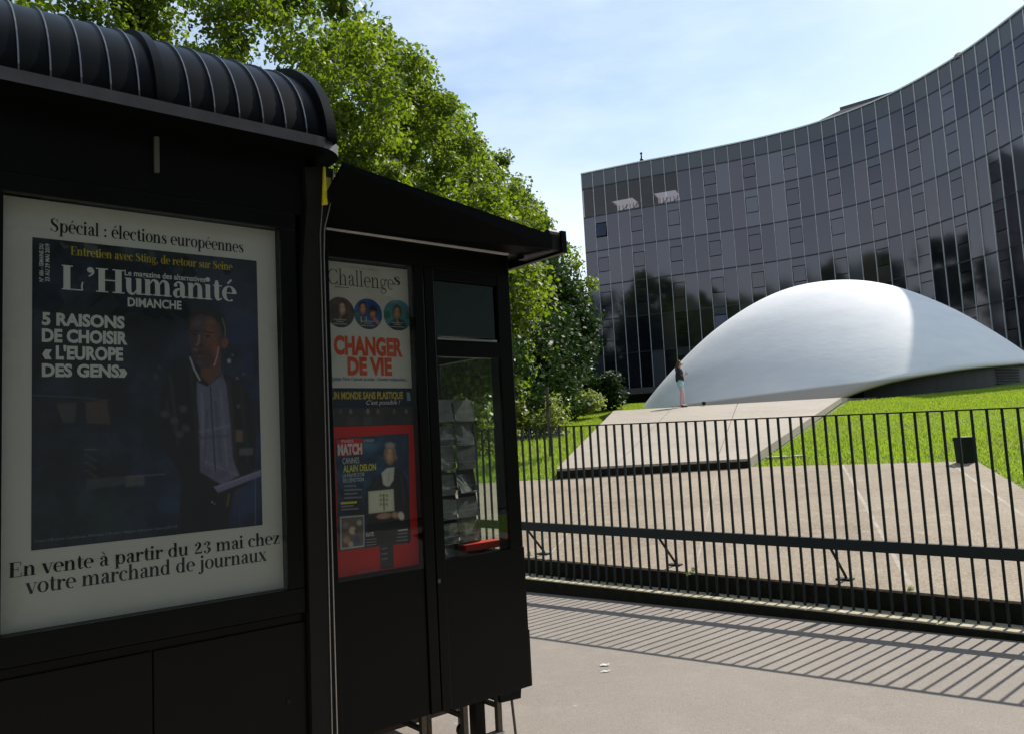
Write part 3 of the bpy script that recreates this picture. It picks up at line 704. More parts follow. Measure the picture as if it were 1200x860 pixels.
kb_('corner_stile', 2.285, 2.372, -.19, B, .60, 2.64, M['kiosk'])
kb_('lower_door', 1.862, 2.378, -.14, B+.002, .345, 1.055, M['kiosk'])
kb_('door_skirt', 1.87, 2.392, -.17, B-.006, .33, .62, M['kiosk'])
q = MB(); q.box(1.9, 2.36, .138, .142, .70, .705); q.build('door_crease', M['floorline'], ki)
# end wall with its own window, back wall and floor: one can look through the corner
EU = 2.372
kb_('end_wall_base', EU-.04, EU, -1.75, -.19, .345, 1.03, M['kiosk'])
kb_('end_wall_head', EU-.04, EU, -1.75, -.19, 2.10, 2.64, M['kiosk'])
kb_('end_stile', EU-.04, EU, -1.75, -.80, 1.03, 2.10, M['kiosk'])
kb_('end_window_glass', EU-.022, EU-.018, -.80, -.19, 1.03, 2.10, M['window_glass'], 0)
kb_('cabin_floor', 1.285, EU, -1.75, -.17, .34, .37, M['kiosk'], 0)
kb_('cabin_back', 1.24, EU, -1.80, -1.75, .345, 2.64, M['kiosk'], 0)
kb_('cabin_partition', 1.80, 1.815, -1.7, -.17, .37, 2.52, M['kiosk'], 0)
kb_('cabin_ceiling', 1.24, EU, -1.75, -.17, 2.56, 2.62, M['kiosk'], 0)
# flat canopy: raised flap with thick edge
w0, w1 = -.09, .20
q = MB()
def cz(u): return 2.865+(2.70-2.865)*(u-1.16)/(2.43-1.16)
def hx(ua, ub, va, vb, fa, fb, ga, gb):   # heights: outer edge f (bottom/top), inner edge g
    q.hexa(((ua, -vb, fa[0]), (ub, -vb, fb[0]), (ub, -va, gb[0]), (ua, -va, ga[0]), (ua, -vb, fa[1]), (ub, -vb, fb[1]), (ub, -va, gb[1]), (ua, -va, ga[1])))
hx(1.215, 2.43, w0, w1, (cz(1.215)-.02, cz(1.215)), (2.615, cz(2.43)-.008), (2.645, 2.70), (2.645, 2.70))
q.build('canopy', M['canopy_matte'], ki)
kb_('canopy_roof', 1.24, 2.50, -1.85, -.09, 2.645, 2.715, M['kiosk'])
kb_('canopy_end_fascia', 2.50, 2.535, -1.85, .205, 2.603, 2.724, M['kiosk'])
kb_('canopy_edge', 2.43, 2.50, -.09, .19, 2.615, 2.70, M['kiosk_trim'])
q = MB(); q.tube([(2.42, -.175, 2.70), (2.49, -.175, 2.70)], .026, 10); q.build('hinge_barrel', M['kiosk_trim'], ki)
q = MB(); q.tube([(2.36, -.05, 2.60), (2.46, -.17, 2.62)], .012, 8); q.build('latch_handle', M['gutter'], ki)
q = MB(); q.hexa(((1.27, .075, 2.640), (2.36, .075, 2.636), (2.36, .105, 2.636), (1.27, .105, 2.640), (1.27, .075, 2.652), (2.36, .075, 2.648), (2.36, .105, 2.648), (1.27, .105, 2.652))); q.build('drip_strip', M['white_strip'], ki)
for u, v in ((1.5, -.3), (2.2, -.35), (1.5, -1.6), (2.25, -1.6), (-.2, -.4), (.9, -.4)):
    q = MB(); q.box(u-.03, u+.03, -v-.03, -v+.03, 0, .36); q.build('leg', M['kiosk_trim'], ki)

# ---- posters -------------------------------------------------------
BF = None
def text_mesh(body, bold=0.0, spacing=1.0, shear=0.0):
    c = bpy.data.curves.new('t', 'FONT'); c.body = body; c.size = 1; c.offset = bold; c.space_character = spacing; c.shear = shear; c.resolution_u = 3
    o = bpy.data.objects.new('t', c); COL.objects.link(o)
    dg = bpy.context.evaluated_depsgraph_get(); me = bpy.data.meshes.new_from_object(o.evaluated_get(dg)); bpy.data.objects.remove(o)
    v = np.empty(len(me.vertices)*3); me.vertices.foreach_get('co', v); v = v.reshape(-1, 3)
    return me, v
def place_mesh(name, me, v, parent, u0, u1, z0, z1, v_off, m, vert=False, base=None):
    """fit the flat drawing v (x,y) into the rectangle (u0..u1, z0..z1) on the kiosk front; base = native y that sits on z0 (default lowest)"""
    lo, hi = v.min(0), v.max(0)
    if base is not None: lo = np.array([lo[0], base[0], 0]); hi = np.array([hi[0], base[1], 0])
    X = (v[:, 0]-lo[0])/(hi[0]-lo[0]); Y = (v[:, 1]-lo[1])/(hi[1]-lo[1])
    if vert: X, Y = 1-Y, X
    c = np.stack([u0+(u1-u0)*X, np.full(len(X), -v_off), z0+(z1-z0)*Y], 1)+np.stack([0*X, -v[:, 2], 0*X], 1)
    me.vertices.foreach_set('co', c.ravel()); me.update(); me.materials.clear(); me.materials.append(m)
    o = bpy.data.objects.new(name, me); COL.objects.link(o); o.parent = parent; return o
CAPB = (0.0, 0.729)
def sans(body, parent, px0, px1, ytop, v_off, m, name='lettering', bold=.02, kv=0.0, cap=None, spacing=1.0, shear=0):
    """px0/px1 = baseline left and right in the survey, ytop = cap height line at the left"""
    a, b, t = K(*px0, kv), K(*px1, kv), K(px0[0], ytop, kv)
    me, v = text_mesh(body, bold, spacing, shear)
    return place_mesh(name, me, v, parent, a[0], b[0], (a[1]+b[1])/2, (a[1]+b[1])/2+(t[1]-a[1]), v_off, m, base=CAPB)

# a high-contrast serif alphabet drawn as variable-width strokes
TK, HR = .125, .03
def _catmull(p, n=7):
    p = [np.array(q, float) for q in p]
    if len(p) == 2: return p
    q = [2*p[0]-p[1]]+p+[2*p[-1]-p[-2]]; out = []
    for i in range(1, len(q)-2):
        for k in range(n): out.append(crm(q[i-1], q[i], q[i+1], q[i+2], k/n))
    out.append(q[-2]); return out
def arc(cx, cy, rx, ry, a0, a1, T=TK, n=12, pw=1.6):
    r = []
    for i in range(n+1):
        t = rad(a0+(a1-a0)*i/n); wd = HR+(T-HR)*abs(math.cos(t))**pw
        r.append((cx+rx*math.cos(t), cy+ry*math.sin(t), wd))
    return ('raw', r)
def st(x, y0, y1, T=TK): return ('raw', [(x, y0, T), (x, y1, T)])
def hr(x0, x1, y, T=HR): return ('raw', [(x0, y, T), (x1, y, T)])
def ln(x0, y0, x1, y1, T): return ('raw', [(x0, y0, T), (x1, y1, T)])
def cv(*p): return ('crv', list(p))
def dot(x, y, r): return ('dot', (x, y, r))
XH, CH, AH, DH = .50, .72, .76, -.22
G = {}
def sf(x, y, w=.10): return hr(x-w-.03, x+w+.03, y+(HR/2 if y <= 0.01 else -HR/2))
def bowl(cx, rx=.17): return [arc(cx, .25, rx, .24, 0, 360, n=24)]
def acute(x): return [ln(x-.02, .58, x+.10, .72, .05)]
def grave(x): return [ln(x+.04, .58, x-.08, .72, .05)]
G['o'] = (bowl(.24), .48)
G['e'] = ([arc(.23, .25, .165, .24, 0, 305, n=20), hr(.10, .39, .27)], .45)
G['é'] = (G['e'][0]+acute(.2), .45)
G['c'] = ([arc(.23, .25, .165, .24, 50, 305, n=18), dot(.335, .40, .055)], .42)
G['n'] = ([st(.11, 0, XH), sf(.11, .01), hr(.02, .11, XH-HR/2), cv((.17, .36, HR), (.26, .485, .05), (.36, .44, .10), (.39, .30, TK), (.39, 0, TK)), sf(.39, .01)], .53)
G['m'] = (G['n'][0]+[cv((.45, .36, HR), (.54, .485, .05), (.64, .44, .10), (.67, .30, TK), (.67, 0, TK)), sf(.67, .01)], .81)
G['h'] = ([st(.11, 0, AH), hr(.02, .11, AH-HR/2)]+G['n'][0][1:2]+G['n'][0][3:], .53)
G['u'] = ([hr(.01, .10, XH-HR/2), cv((.11, XH, TK), (.11, .2, TK), (.14, .06, .10), (.24, .015, .05), (.33, .14, HR)), st(.39, 0, XH), hr(.30, .39, XH-HR/2), hr(.39, .50, HR/2)], .53)
G['i'] = ([st(.11, 0, XH), sf(.11, .01), hr(.02, .11, XH-HR/2), dot(.11, .66, .075)], .25)
G['j'] = ([cv((.13, XH, TK), (.13, -.02, TK), (.10, -.16, .07), (.0, -.2, HR)), hr(.04, .13, XH-HR/2), dot(.13, .66, .075), dot(-.02, -.15, .055)], .26)
G['l'] = ([st(.11, 0, AH), sf(.11, .01), hr(.02, .11, AH-HR/2)], .25)
G['r'] = ([st(.11, 0, XH), sf(.11, .01), hr(.02, .11, XH-HR/2), cv((.17, .32, HR), (.22, .44, .04), (.30, .47, .05)), dot(.32, .42, .065)], .38)
G['t'] = ([cv((.14, .66, .06), (.14, .5, TK), (.14, .14, TK), (.18, .03, .07), (.30, .07, HR)), hr(.02, .30, XH-HR/2)], .31)
G['a'] = ([cv((.09, .40, .06), (.15, .48, .04), (.26, .47, .08), (.31, .36, TK), (.31, .10, TK), (.35, .03, .07), (.43, .05, HR)), dot(.11, .39, .055), cv((.28, .29, HR), (.14, .24, .07), (.09, .13, .11), (.13, .03, .07), (.22, .03, HR), (.29, .12, HR))], .45)
G['à'] = (G['a'][0]+grave(.22), .45)
G['d'] = (bowl(.23, .15)+[st(.38, 0, AH), hr(.28, .38, AH-HR/2), hr(.38, .49, HR/2)], .52)
G['p'] = ([st(.12, DH, XH), sf(.12, DH+.0), hr(.03, .12, XH-HR/2)]+bowl(.29, .15), .52)
G['p'][0][1] = hr(.0, .24, DH+HR/2)
G['g'] = ([arc(.21, .32, .13, .16, 0, 360, n=20, T=.10), cv((.14, .18, HR), (.08, .10, .06), (.20, .04, .11), (.36, -.03, .10), (.36, -.15, .06), (.20, -.21, HR), (.06, -.15, .06), (.10, -.03, .04), (.16, .03, HR)), ln(.32, .42, .42, .47, .04), dot(.43, .44, .045)], .46)
G['v'] = ([ln(.07, XH, .24, 0, TK), ln(.24, 0, .40, XH, HR), hr(-.02, .17, XH-HR/2), hr(.31, .48, XH-HR/2)], .46)
G['x'] = ([ln(.08, XH, .38, 0, TK), ln(.06, 0, .38, XH, HR), hr(.0, .18, XH-HR/2), hr(.29, .46, XH-HR/2), hr(-.02, .15, HR/2), hr(.28, .48, HR/2)], .46)
G['z'] = ([hr(.06, .38, XH-HR/2), hr(.04, .38, HR/2), ln(.34, XH-.02, .09, .02, .11), ln(.06, XH, .06, .36, HR), ln(.38, 0, .38, .15, HR)], .42)
G['s'] = ([cv((.31, .40, HR), (.21, .485, HR), (.09, .40, .09), (.17, .28, TK), (.29, .19, TK), (.31, .09, .09), (.19, .015, HR), (.06, .11, HR)), ln(.31, .49, .31, .33, HR), ln(.06, .0, .06, .17, HR)], .38)
G['S'] = ([cv((.42, .58, HR), (.27, .705, HR), (.11, .60, .11), (.17, .44, TK+.02), (.36, .31, TK+.02), (.42, .14, .11), (.27, .015, HR), (.08, .15, HR)), ln(.42, .72, .42, .50, HR), ln(.07, .0, .07, .22, HR)], .52)
G['E'] = ([st(.14, 0, CH, TK+.02), hr(.02, .52, HR/2), hr(.02, .50, CH-HR/2), hr(.14, .38, .37), ln(.38, .27, .38, .47, HR), ln(.51, 0, .51, .2, HR), ln(.49, .52, .49, CH, HR)], .58)
G['L'] = ([st(.15, 0, CH, TK+.03), hr(.02, .56, HR/2), hr(.02, .30, CH-HR/2), cv((.55, 0, HR), (.53, .12, .04), (.555, .26, HR))], .62)
G['H'] = ([st(.15, 0, CH, TK+.03), st(.60, 0, CH, TK+.03), hr(.0, .32, HR/2), hr(.0, .32, CH-HR/2), hr(.44, .76, HR/2), hr(.44, .76, CH-HR/2), hr(.15, .6, .37)], .77)
G['C'] = ([arc(.36, .36, .27, .345, 42, 318, n=24, T=TK+.01), ln(.58, .52, .58, .72, HR), ln(.58, .02, .58, .2, HR)], .66)
G['2'] = ([dot(.13, .50, .06), cv((.10, .52, HR), (.20, .62, .04), (.33, .56, .11), (.31, .38, TK), (.17, .20, .06), (.08, .05, HR)), ln(.08, .05, .42, .05, .09), ln(.42, .03, .42, .18, HR)], .48)
G['3'] = ([dot(.12, .50, .06), cv((.10, .53, HR), (.22, .62, .04), (.34, .50, .11), (.22, .33, HR), (.36, .19, TK), (.24, -.02, .05), (.08, .05, HR)), dot(.11, .08, .06)], .46)
G[':'] = ([dot(.11, .07, .07), dot(.11, .40, .07)], .24)
G[','] = ([dot(.10, .06, .065), ln(.14, .05, .07, -.12, .04)], .22)
G["'"] = ([dot(.13, .64, .085), cv((.19, .66, .06), (.20, .55, .05), (.09, .44, HR))], .28)
G[' '] = ([], .24)
def serif_mesh(body, track=0.0, weight=1.0, light=None):
    q = MB(); x = 0.0; lay = 0
    for ch in body:
        st_, adv = G[ch]
        for kind, data in st_:
            zz = .00006*(lay % 9); lay += 1
            if kind == 'dot':
                cx, cy, r = data; q.poly([(x+cx+r*math.cos(2*math.pi*k/12), cy+r*math.sin(2*math.pi*k/12), zz) for k in range(12)]); continue
            p = _catmull(data, 6) if kind == 'crv' and len(data) > 2 else [np.array(d, float) for d in data]
            if light:
                for r in p: r[2] = HR*.8+(r[2]-HR)*light
            b = len(q.v)
            for i, r in enumerate(p):
                d = p[min(i+1, len(p)-1)][:2]-p[max(i-1, 0)][:2]; L = np.hypot(*d) or 1; nx, ny = -d[1]/L, d[0]/L
                hw = r[2]*weight/2; q.v += [(x+r[0]+nx*hw, r[1]+ny*hw, zz), (x+r[0]-nx*hw, r[1]-ny*hw, zz)]
            for i in range(len(p)-1): q.f.append((b+2*i+1, b+2*i+3, b+2*i+2, b+2*i))
        x += adv+track
    me = q.mesh('lettering', None); return me, np.array(q.v)
def serif(body, parent, px0, px1, ytop, v_off, m, top=CH, kv=0.0, weight=1.0, light=None, name='lettering', track=0.0):
    a, b, t = K(*px0, kv), K(*px1, kv), K(px0[0], ytop, kv)
    me, v = serif_mesh(body, track, weight, light)
    return place_mesh(name, me, v, parent, a[0], b[0], (a[1]+b[1])/2, (a[1]+b[1])/2+(t[1]-a[1]), v_off, m, base=(0.0, top))
def flat(name, px, v_off, m, parent, kv=0.0):
    q = MB(); q.poly([Vector((K(x, y, kv)[0], -v_off, K(x, y, kv)[1])) for x, y in px]); return q.build(name, m, parent)
def rect(name, u0, u1, z0, z1, v_off, m, parent):
    q = MB(); q.quad((u0, -v_off, z0), (u1, -v_off, z0), (u1, -v_off, z1), (u0, -v_off, z1)); return q.build(name, m, parent)
def disc(name, px, py, r, v_off, m, parent, kv=0.0, ry=None):
    u, z = K(px, py, kv); r_ = abs(K(px+r, py, kv)[0]-u); rz = abs(K(px, py+(ry or r), kv)[1]-z)
    q = MB(); q.poly([(u+r_*math.cos(2*math.pi*k/28), -v_off, z+rz*math.sin(2*math.pi*k/28)) for k in range(28)]); return q.build(name, m, parent)
INK = print_mat('ink_black', (.012, .012, .013)); WHT = print_mat('print_white', (.72, .73, .72)); YEL = print_mat('print_yellow', (.55, .42, .03))
GRY = print_mat('print_grey', (.25, .25, .27)); NAVY = print_mat('print_navy', (.012, .018, .05)); RED = print_mat('print_red', (.72, .10, .04)); DRED = print_mat('print_deep_red', (.66, .022, .018))
SKIN = print_mat('print_skin', (.30, .17, .12)); SKIN2 = print_mat('print_skin_shadow', (.09, .05, .05)); SKINL = print_mat('print_skin_light', (.48, .30, .24)); SHIRT = print_mat('print_shirt', (.20, .20, .27)); JACK = print_mat('print_jacket', (.012, .012, .018)); HAIR = print_mat('print_hair', (.035, .025, .02))
BLUE = print_mat('print_blue', (.05, .14, .30)); LBLU = print_mat('print_light_blue', (.22, .38, .46)); BRN = print_mat('print_brown', (.16, .08, .05)); YBR = print_mat('print_bright_yellow', (.70, .66, .05)); CRM = print_mat('print_cream', (.52, .50, .42)); GRN = print_mat('print_green_gold', (.25, .30, .06))
COVER = mat('print_night_blue', (.014, .016, .035), .5, col2=(.022, .030, .085), noise_scale=2.2)

# printed pictures: a fine grid of coloured cells laid flat on the paper, the picture itself mixed from soft tones
def sstep(x): x = np.clip(x, 0, 1); return x*x*(3-2*x)
class Pic:
    def __init__(s, kv, u0, u1, z0, z1, nx, ny, col):
        s.kv, s.b, s.n = kv, (u0, u1, z0, z1), (nx, ny)
        U_, Z_ = np.meshgrid(np.linspace(u0, u1, nx+1), np.linspace(z1, z0, ny+1)); s.U, s.Z = U_, Z_; s.gain = 1.7
        P_ = np.array(KO)[None, None]+U_[..., None]*np.array(UD)+kv*np.array(VD); P_[..., 2] = Z_
        v = P_-np.array(CAM); d = v@np.array(FW); s.X = 600+FPX*(v@np.array(RT))/d; s.Y = 430-FPX*(v@np.array(UP))/d
        s.img = np.ones((*U_.shape, 3))*np.array(col)
        s.g = np.random.default_rng(3)
    def mix(s, m, col, a=1.0): m = (m*a)[..., None]; s.img = s.img*(1-m)+np.array(col)*m
    def blob(s, cx, cy, rx, ry, col, a=1.0, soft=.8, rot=0):
        c, n = math.cos(rad(rot)), math.sin(rad(rot)); x, y = s.X-cx, s.Y-cy; x, y = (x*c+y*n)/rx, (-x*n+y*c)/ry
        s.mix(sstep((1-np.sqrt(x*x+y*y))/soft), col, a)
    def poly(s, pts, col, a=1.0, soft=1.2):
        X, Y = s.X, s.Y; ins = np.zeros(X.shape, bool); dm = np.full(X.shape, 1e9)
        for (x0, y0), (x1, y1) in zip(pts, pts[1:]+pts[:1]):
            if y1 != y0: ins ^= ((Y < y0) != (Y < y1)) & (X < (x1-x0)*(Y-y0)/(y1-y0)+x0)
            dx, dy = x1-x0, y1-y0; t = np.clip(((X-x0)*dx+(Y-y0)*dy)/(dx*dx+dy*dy+1e-9), 0, 1); dm = np.minimum(dm, np.hypot(X-x0-t*dx, Y-y0-t*dy))
        s.mix(sstep(.5+np.where(ins, dm, -dm)/(2*soft)), col, a)
    def line(s, pts, w_, col, a=1.0):
        dm = np.full(s.X.shape, 1e9)
        for (x0, y0), (x1, y1) in zip(pts, pts[1:]):
            dx, dy = x1-x0, y1-y0; t = np.clip(((s.X-x0)*dx+(s.Y-y0)*dy)/(dx*dx+dy*dy), 0, 1); dm = np.minimum(dm, np.hypot(s.X-x0-t*dx, s.Y-y0-t*dy))
        s.mix(sstep(1-dm/w_), col, a)
    def grain(s, k): s.img = np.clip(s.img*(1+s.g.normal(size=s.img.shape[:2])[..., None]*k), 0, 1)
    def clouds(s, col, a, scale, seed):
        f = np.array([[noise.fractal(Vector((x*scale, y*scale, seed)), 1, 2, 4) for x, y in zip(rx, ry)] for rx, ry in zip(s.X[::2, ::2], s.Y[::2, ::2])])
        f = np.repeat(np.repeat(f, 2, 0), 2, 1)[:s.X.shape[0], :s.X.shape[1]]; s.mix(sstep(.5+f), col, a)
    def build(s, name, parent, v_off, mask=None):
        nx, ny = s.n; V = np.stack([s.U, np.full(s.U.shape, -v_off), s.Z], -1).reshape(-1, 3); W = nx+1
        i, j = np.meshgrid(np.arange(nx), np.arange(ny)); a = (j*W+i).ravel(); F = np.stack([a, a+W, a+W+1, a+1], 1)
        if mask is not None: F = F[mask[:-1, :-1].ravel()]
        me = bpy.data.meshes.new(name); me.from_pydata(V.tolist(), [], F.tolist()); me.update()
        ca_ = me.color_attributes.new('print', 'FLOAT_COLOR', 'POINT'); ca_.data.foreach_set('color', np.concatenate([np.clip(s.img.reshape(-1, 3)*s.gain, 0, .85), np.ones((V.shape[0], 1))], 1).astype(np.float32).ravel())
        me.materials.append(PRINT); o = bpy.data.objects.new(name, me); COL.objects.link(o); o.parent = parent; return o
PRINT = bpy.data.materials.new('print'); PRINT.use_nodes = True
_a = PRINT.node_tree.nodes.new('ShaderNodeVertexColor'); _a.layer_name = 'print'; PRINT.node_tree.links.new(_a.outputs[0], PRINT.node_tree.nodes['Principled BSDF'].inputs['Base Color']); PRINT.node_tree.nodes['Principled BSDF'].inputs['Roughness'].default_value = .5
def head(P_, cx, cy, w_, h_, skin_, shade, hair, turn=0.0, bald=False, dark=.6):
    """a small printed head with modelling: hair, brow, sockets, nose, mouth, jaw"""
    P_.blob(cx, cy-h_*.12, w_*1.12, h_*1.08, hair, 1, .25)
    P_.blob(cx, cy+h_*.08, w_*.92, h_*.96, shade, 1, .18)
    P_.blob(cx+turn*w_*.25, cy+h_*.05, w_*.72, h_*.86, skin_, .95, .55)
    P_.blob(cx+turn*w_*.1, cy-h_*.48, w_*.6, h_*.25, tuple(min(1, c*1.25) for c in skin_), .6, .9)
    for e_ in (-1, 1):
        ex = cx+turn*w_*.22+e_*w_*.36
        P_.blob(ex, cy-h_*.10, w_*.24, h_*.13, tuple(c*.30 for c in skin_), dark, .9); P_.line([(ex-w_*.22, cy-h_*.25), (ex+w_*.22, cy-h_*.25)], h_*.06, hair, .8)
    P_.line([(cx+turn*w_*.3, cy-h_*.1), (cx+turn*w_*.38, cy+h_*.22)], w_*.10, tuple(min(1, c*1.35) for c in skin_), .6); P_.blob(cx+turn*w_*.34, cy+h_*.29, w_*.22, h_*.07, tuple(c*.4 for c in skin_), .7, .9)
    P_.line([(cx+turn*w_*.25-w_*.27, cy+h_*.50), (cx+turn*w_*.25+w_*.27, cy+h_*.50)], h_*.07, (skin_[0]*.55, skin_[1]*.3, skin_[2]*.3), .85); P_.blob(cx+turn*w_*.25, cy+h_*.68, w_*.25, h_*.08, tuple(c*.5 for c in skin_), .5, .9)
def poster_root(name, label):
    return thing(name, label, 'poster', KO, K_ROT)
PV = -.035
p = poster_root('poster', 'largest poster, white with a dark magazine cover of a man in an open jacket')
rect('paper', -.004, 1.001, 1.059, 2.581, PV, M['paper'], p)
e = .0007
cu0, cu1, cz0, cz1 = .086, .916, 1.328, 2.440
def KP(x, y): return K(x, y, 0)
rect('cover', cu0, cu1, cz0, cz1, PV+e, COVER, p)
serif('Spécial : élections européennes', p, (61.5, 269.3), (289, 294.4), 253.5, PV+e, INK, weight=1.0)
serif('Entretien avec Sting, de retour sur Seine', p, (85.3, 295.5), (276, 316.6), 285.3, PV+2*e, YEL)
serif("L'Humanité", p, (74.5, 335.8), (281, 353.6), 307, PV+2*e, WHT, weight=1.12, name='masthead')
sans('Le magazine des alternatives', p, (148.8, 321.3), (244, 328.8), 314.4, PV+3*e, WHT)
sans('DIMANCHE', p, (152.4, 356.8), (215.9, 361.6), 346.3, PV+3*e, WHT, bold=.03)
for body, a, b, t in (('5 RAISONS', (51, 379), (148.8, 383), 364.4), ('DE CHOISIR', (51, 398.2), (152.2, 402.4), 383), ("« L'EUROPE", (51.5, 418.2), (147, 421.6), 402.5), ('DES GENS»', (51, 439.2), (152, 440.8), 424.3)):
    sans(body, p, a, b, t, PV+3*e, WHT, bold=.045, name='headline')
sans('France 3,90 euros / Guadeloupe, Martinique 4,30 euros / Belgique 4,30 euros / Suisse 6,50 CHF', p, (43, 635), (211, 619), 631.6, PV+3*e, GRY, bold=.0)
serif('En vente à partir du 23 mai chez', p, (12.2, 676.3), (331.5, 638.4), 658.5, PV+e, INK)
serif('votre marchand de journaux', p, (31.4, 696.4), (316.8, 658), 677.5, PV+e, INK)
for x0, x1, body in ((47.5, 53, 'N° 686 - SEMAINE DU'), (54.8, 60.3, '23 AU 29 MAI 2019')):
    a, b = K(x0, 328, 0), K(x1, 284, 0); me, v = text_mesh(body, .02); place_mesh('issue_line', me, v, p, a[0], b[0], a[1], b[1], PV+3*e, WHT, vert=True)
# the printed man: jacket, shirt, head in layered flat shapes
C1 = Pic(0.0, cu0+.002, cu1-.002, cz0+.002, cz1-.002, 250, 330, (.008, .010, .018))
C1.blob(290, 420, 130, 170, (.012, .018, .065), .9, 1.0); C1.blob(296, 560, 60, 130, (.012, .03, .11), .7, 1.0); C1.blob(200, 570, 70, 90, (.012, .030, .075), .9, .9)
C1.blob(110, 600, 90, 45, (.012, .035, .035), .8, 1.0); C1.clouds((.02, .028, .05), .55, .035, 2.0); C1.clouds((.004, .005, .006), .7, .02, 9.0)
C1.poly([(192, 452), (205, 434), (226, 424), (244, 450), (268, 438), (285, 444), (298, 466), (304, 505), (303, 545), (296, 566), (278, 575), (270, 622), (212, 628), (216, 560), (196, 525), (188, 485)], (.007, .007, .010), 1, 2.5)
for x0, y0, x1, y1, c_, a_ in ((203, 440, 212, 520, .03, .5), (286, 450, 294, 540, .022, .5), (226, 430, 236, 520, .02, .6), (272, 446, 280, 540, .025, .6), (198, 470, 208, 505, .035, .35)): C1.line([(x0, y0), (x1, y1)], 4, (c_, c_, c_*1.25), a_)
C1.poly([(234, 446), (246, 452), (264, 438), (269, 450), (273, 490), (277, 538), (284, 556), (264, 568), (238, 552), (237, 500), (234, 468)], (.085, .082, .13), 1, 1.4)
C1.clouds((.05, .05, .08), .0, .1, 1)
for x0, y0, x1, y1, c_ in ((240, 460, 243, 545, (.13, .125, .19)), (262, 455, 270, 545, (.12, .115, .18)), (256, 470, 262, 540, (.05, .05, .085)), (246, 480, 242, 548, (.045, .045, .08)), (238, 505, 272, 498, (.12, .12, .17)), (238, 512, 274, 510, (.05, .05, .08)), (244, 540, 282, 556, (.12, .11, .19))): C1.line([(x0, y0), (x1, y1)], 3.2, c_, .7)
C1.line([(250, 452), (252, 490), (256, 552)], 1.3, (.008, .008, .012), .95)
C1.poly([(238, 420), (262, 414), (262, 436), (250, 450), (239, 440)], (.075, .035, .028), 1, 1.5); C1.blob(247, 436, 8, 10, (.10, .035, .022), .8)
C1.poly([(225, 388), (226, 372), (236, 362), (254, 363), (264, 373), (266, 392), (263, 408), (257, 420), (248, 430), (238, 430), (230, 421), (226, 405)], (.042, .022, .026), 1, 1.3)
C1.blob(250, 392, 13, 24, (.12, .045, .026), .9, 1.0); C1.blob(256, 408, 7, 16, (.14, .05, .026), .8, 1.0); C1.blob(235, 378, 9, 8, (.060, .048, .070), .8, 1.0); C1.blob(250, 376, 11, 6, (.13, .06, .04), .6, 1.0)
C1.line([(237, 392), (236, 401), (234, 403)], 2.2, (.13, .11, .12), .8); C1.blob(232, 409, 4, 3, (.11, .08, .09), .6); C1.blob(231, 391, 4.5, 2.4, (.010, .007, .01), .95, .8); C1.blob(247, 393, 5, 2.6, (.012, .007, .008), .95, .8)
C1.line([(226, 387.5), (236, 387)], 1.5, (.008, .006, .008), .9); C1.line([(242, 387.5), (253, 389)], 1.6, (.010, .006, .006), .9); C1.blob(238, 404, 3, 2, (.02, .01, .01), .8)
C1.blob(238, 413, 6.5, 2.6, (.022, .010, .010), .95, .8); C1.blob(238, 416.5, 5, 2, (.11, .05, .045), .6); C1.blob(238, 424, 7, 4, (.06, .045, .055), .5)
C1.poly([(222, 386), (221, 374), (228, 363), (240, 358), (256, 360), (266, 369), (268.5, 384), (268, 396), (264.5, 393), (262, 380), (252, 369), (236, 367), (227, 373), (225, 384)], (.010, .008, .009), 1, 1.6)
C1.line([(264, 372), (267.5, 384), (267, 394)], 1.2, (.12, .11, .09), .8); C1.blob(267, 401, 5, 8, (.20, .055, .022), .95, .7, 12); C1.blob(266.5, 401, 2.4, 4.5, (.07, .02, .012), .8)
C1.line([(259.5, 406), (258, 416), (254.5, 427)], 1.3, (.30, .24, .22), .8); C1.line([(226, 418), (231, 432), (237.5, 444)], 1.8, (.30, .29, .30), .85); C1.line([(261, 432), (264, 442)], 2.5, (.05, .05, .05), .7)
for x, y, r_, c_ in ((272, 422, 3.6, .26), (281.5, 442, 2, .16), (276, 415, 2, .1), (289, 437, 1.6, .12), (283, 475, 3.5, .07), (190, 430, 3, .04), (186, 440, 5, .035), (309, 452, 1.6, .3), (252, 588, 1.6, .22), (255, 590, 1.2, .2)): C1.blob(x, y, r_, r_*1.2, (c_, c_, c_*1.2), .9, .9)
C1.poly([(254, 570), (312, 549), (313, 556), (259, 577)], (.11, .105, .17), 1, 1.0); C1.line([(256, 571), (312, 551)], 1.2, (.20, .19, .27), .7)
C1.blob(262, 556, 16, 8, (.07, .06, .11), .9, .8, -20); C1.blob(246, 552, 9, 7, (.06, .055, .10), .9); C1.line([(272, 579), (270, 592)], 2, (.13, .075, .03), .7); C1.line([(283, 572), (284, 616)], 1.3, (.05, .045, .03), .6); C1.line([(303, 560), (303, 615)], 1.1, (.08, .12, .2), .6)
for q_ in (([(103, 470), (128, 468), (132, 496), (104, 495)], (.055, .040, .036)), ([(68, 472), (92, 470), (90, 494), (76, 494)], (.04, .042, .04)), ([(104, 561), (160, 557), (161, 566), (104, 573)], (.035, .036, .045)), ([(152, 558), (172, 556), (172, 568), (150, 570)], (.06, .058, .06)), ([(280, 503), (288, 503), (288, 517), (280, 517)], (.11, .07, .05)), ([(284, 525), (300, 524), (300, 532), (284, 533)], (.07, .07, .08))): C1.poly(q_[0], q_[1], .8, 1.6)
C1.line([(150, 558), (196, 555)], 1, (.12, .12, .13), .7); C1.line([(38, 462), (90, 464), (130, 468)], 1.4, (.05, .055, .055), .7); C1.line([(102, 526), (116, 526)], 1.2, (.10, .10, .10), .7)
for k in range(9): C1.blob(104+k % 3*5, 532+k*3.2, 5, 2.2, (.05, .04, .036), .6)
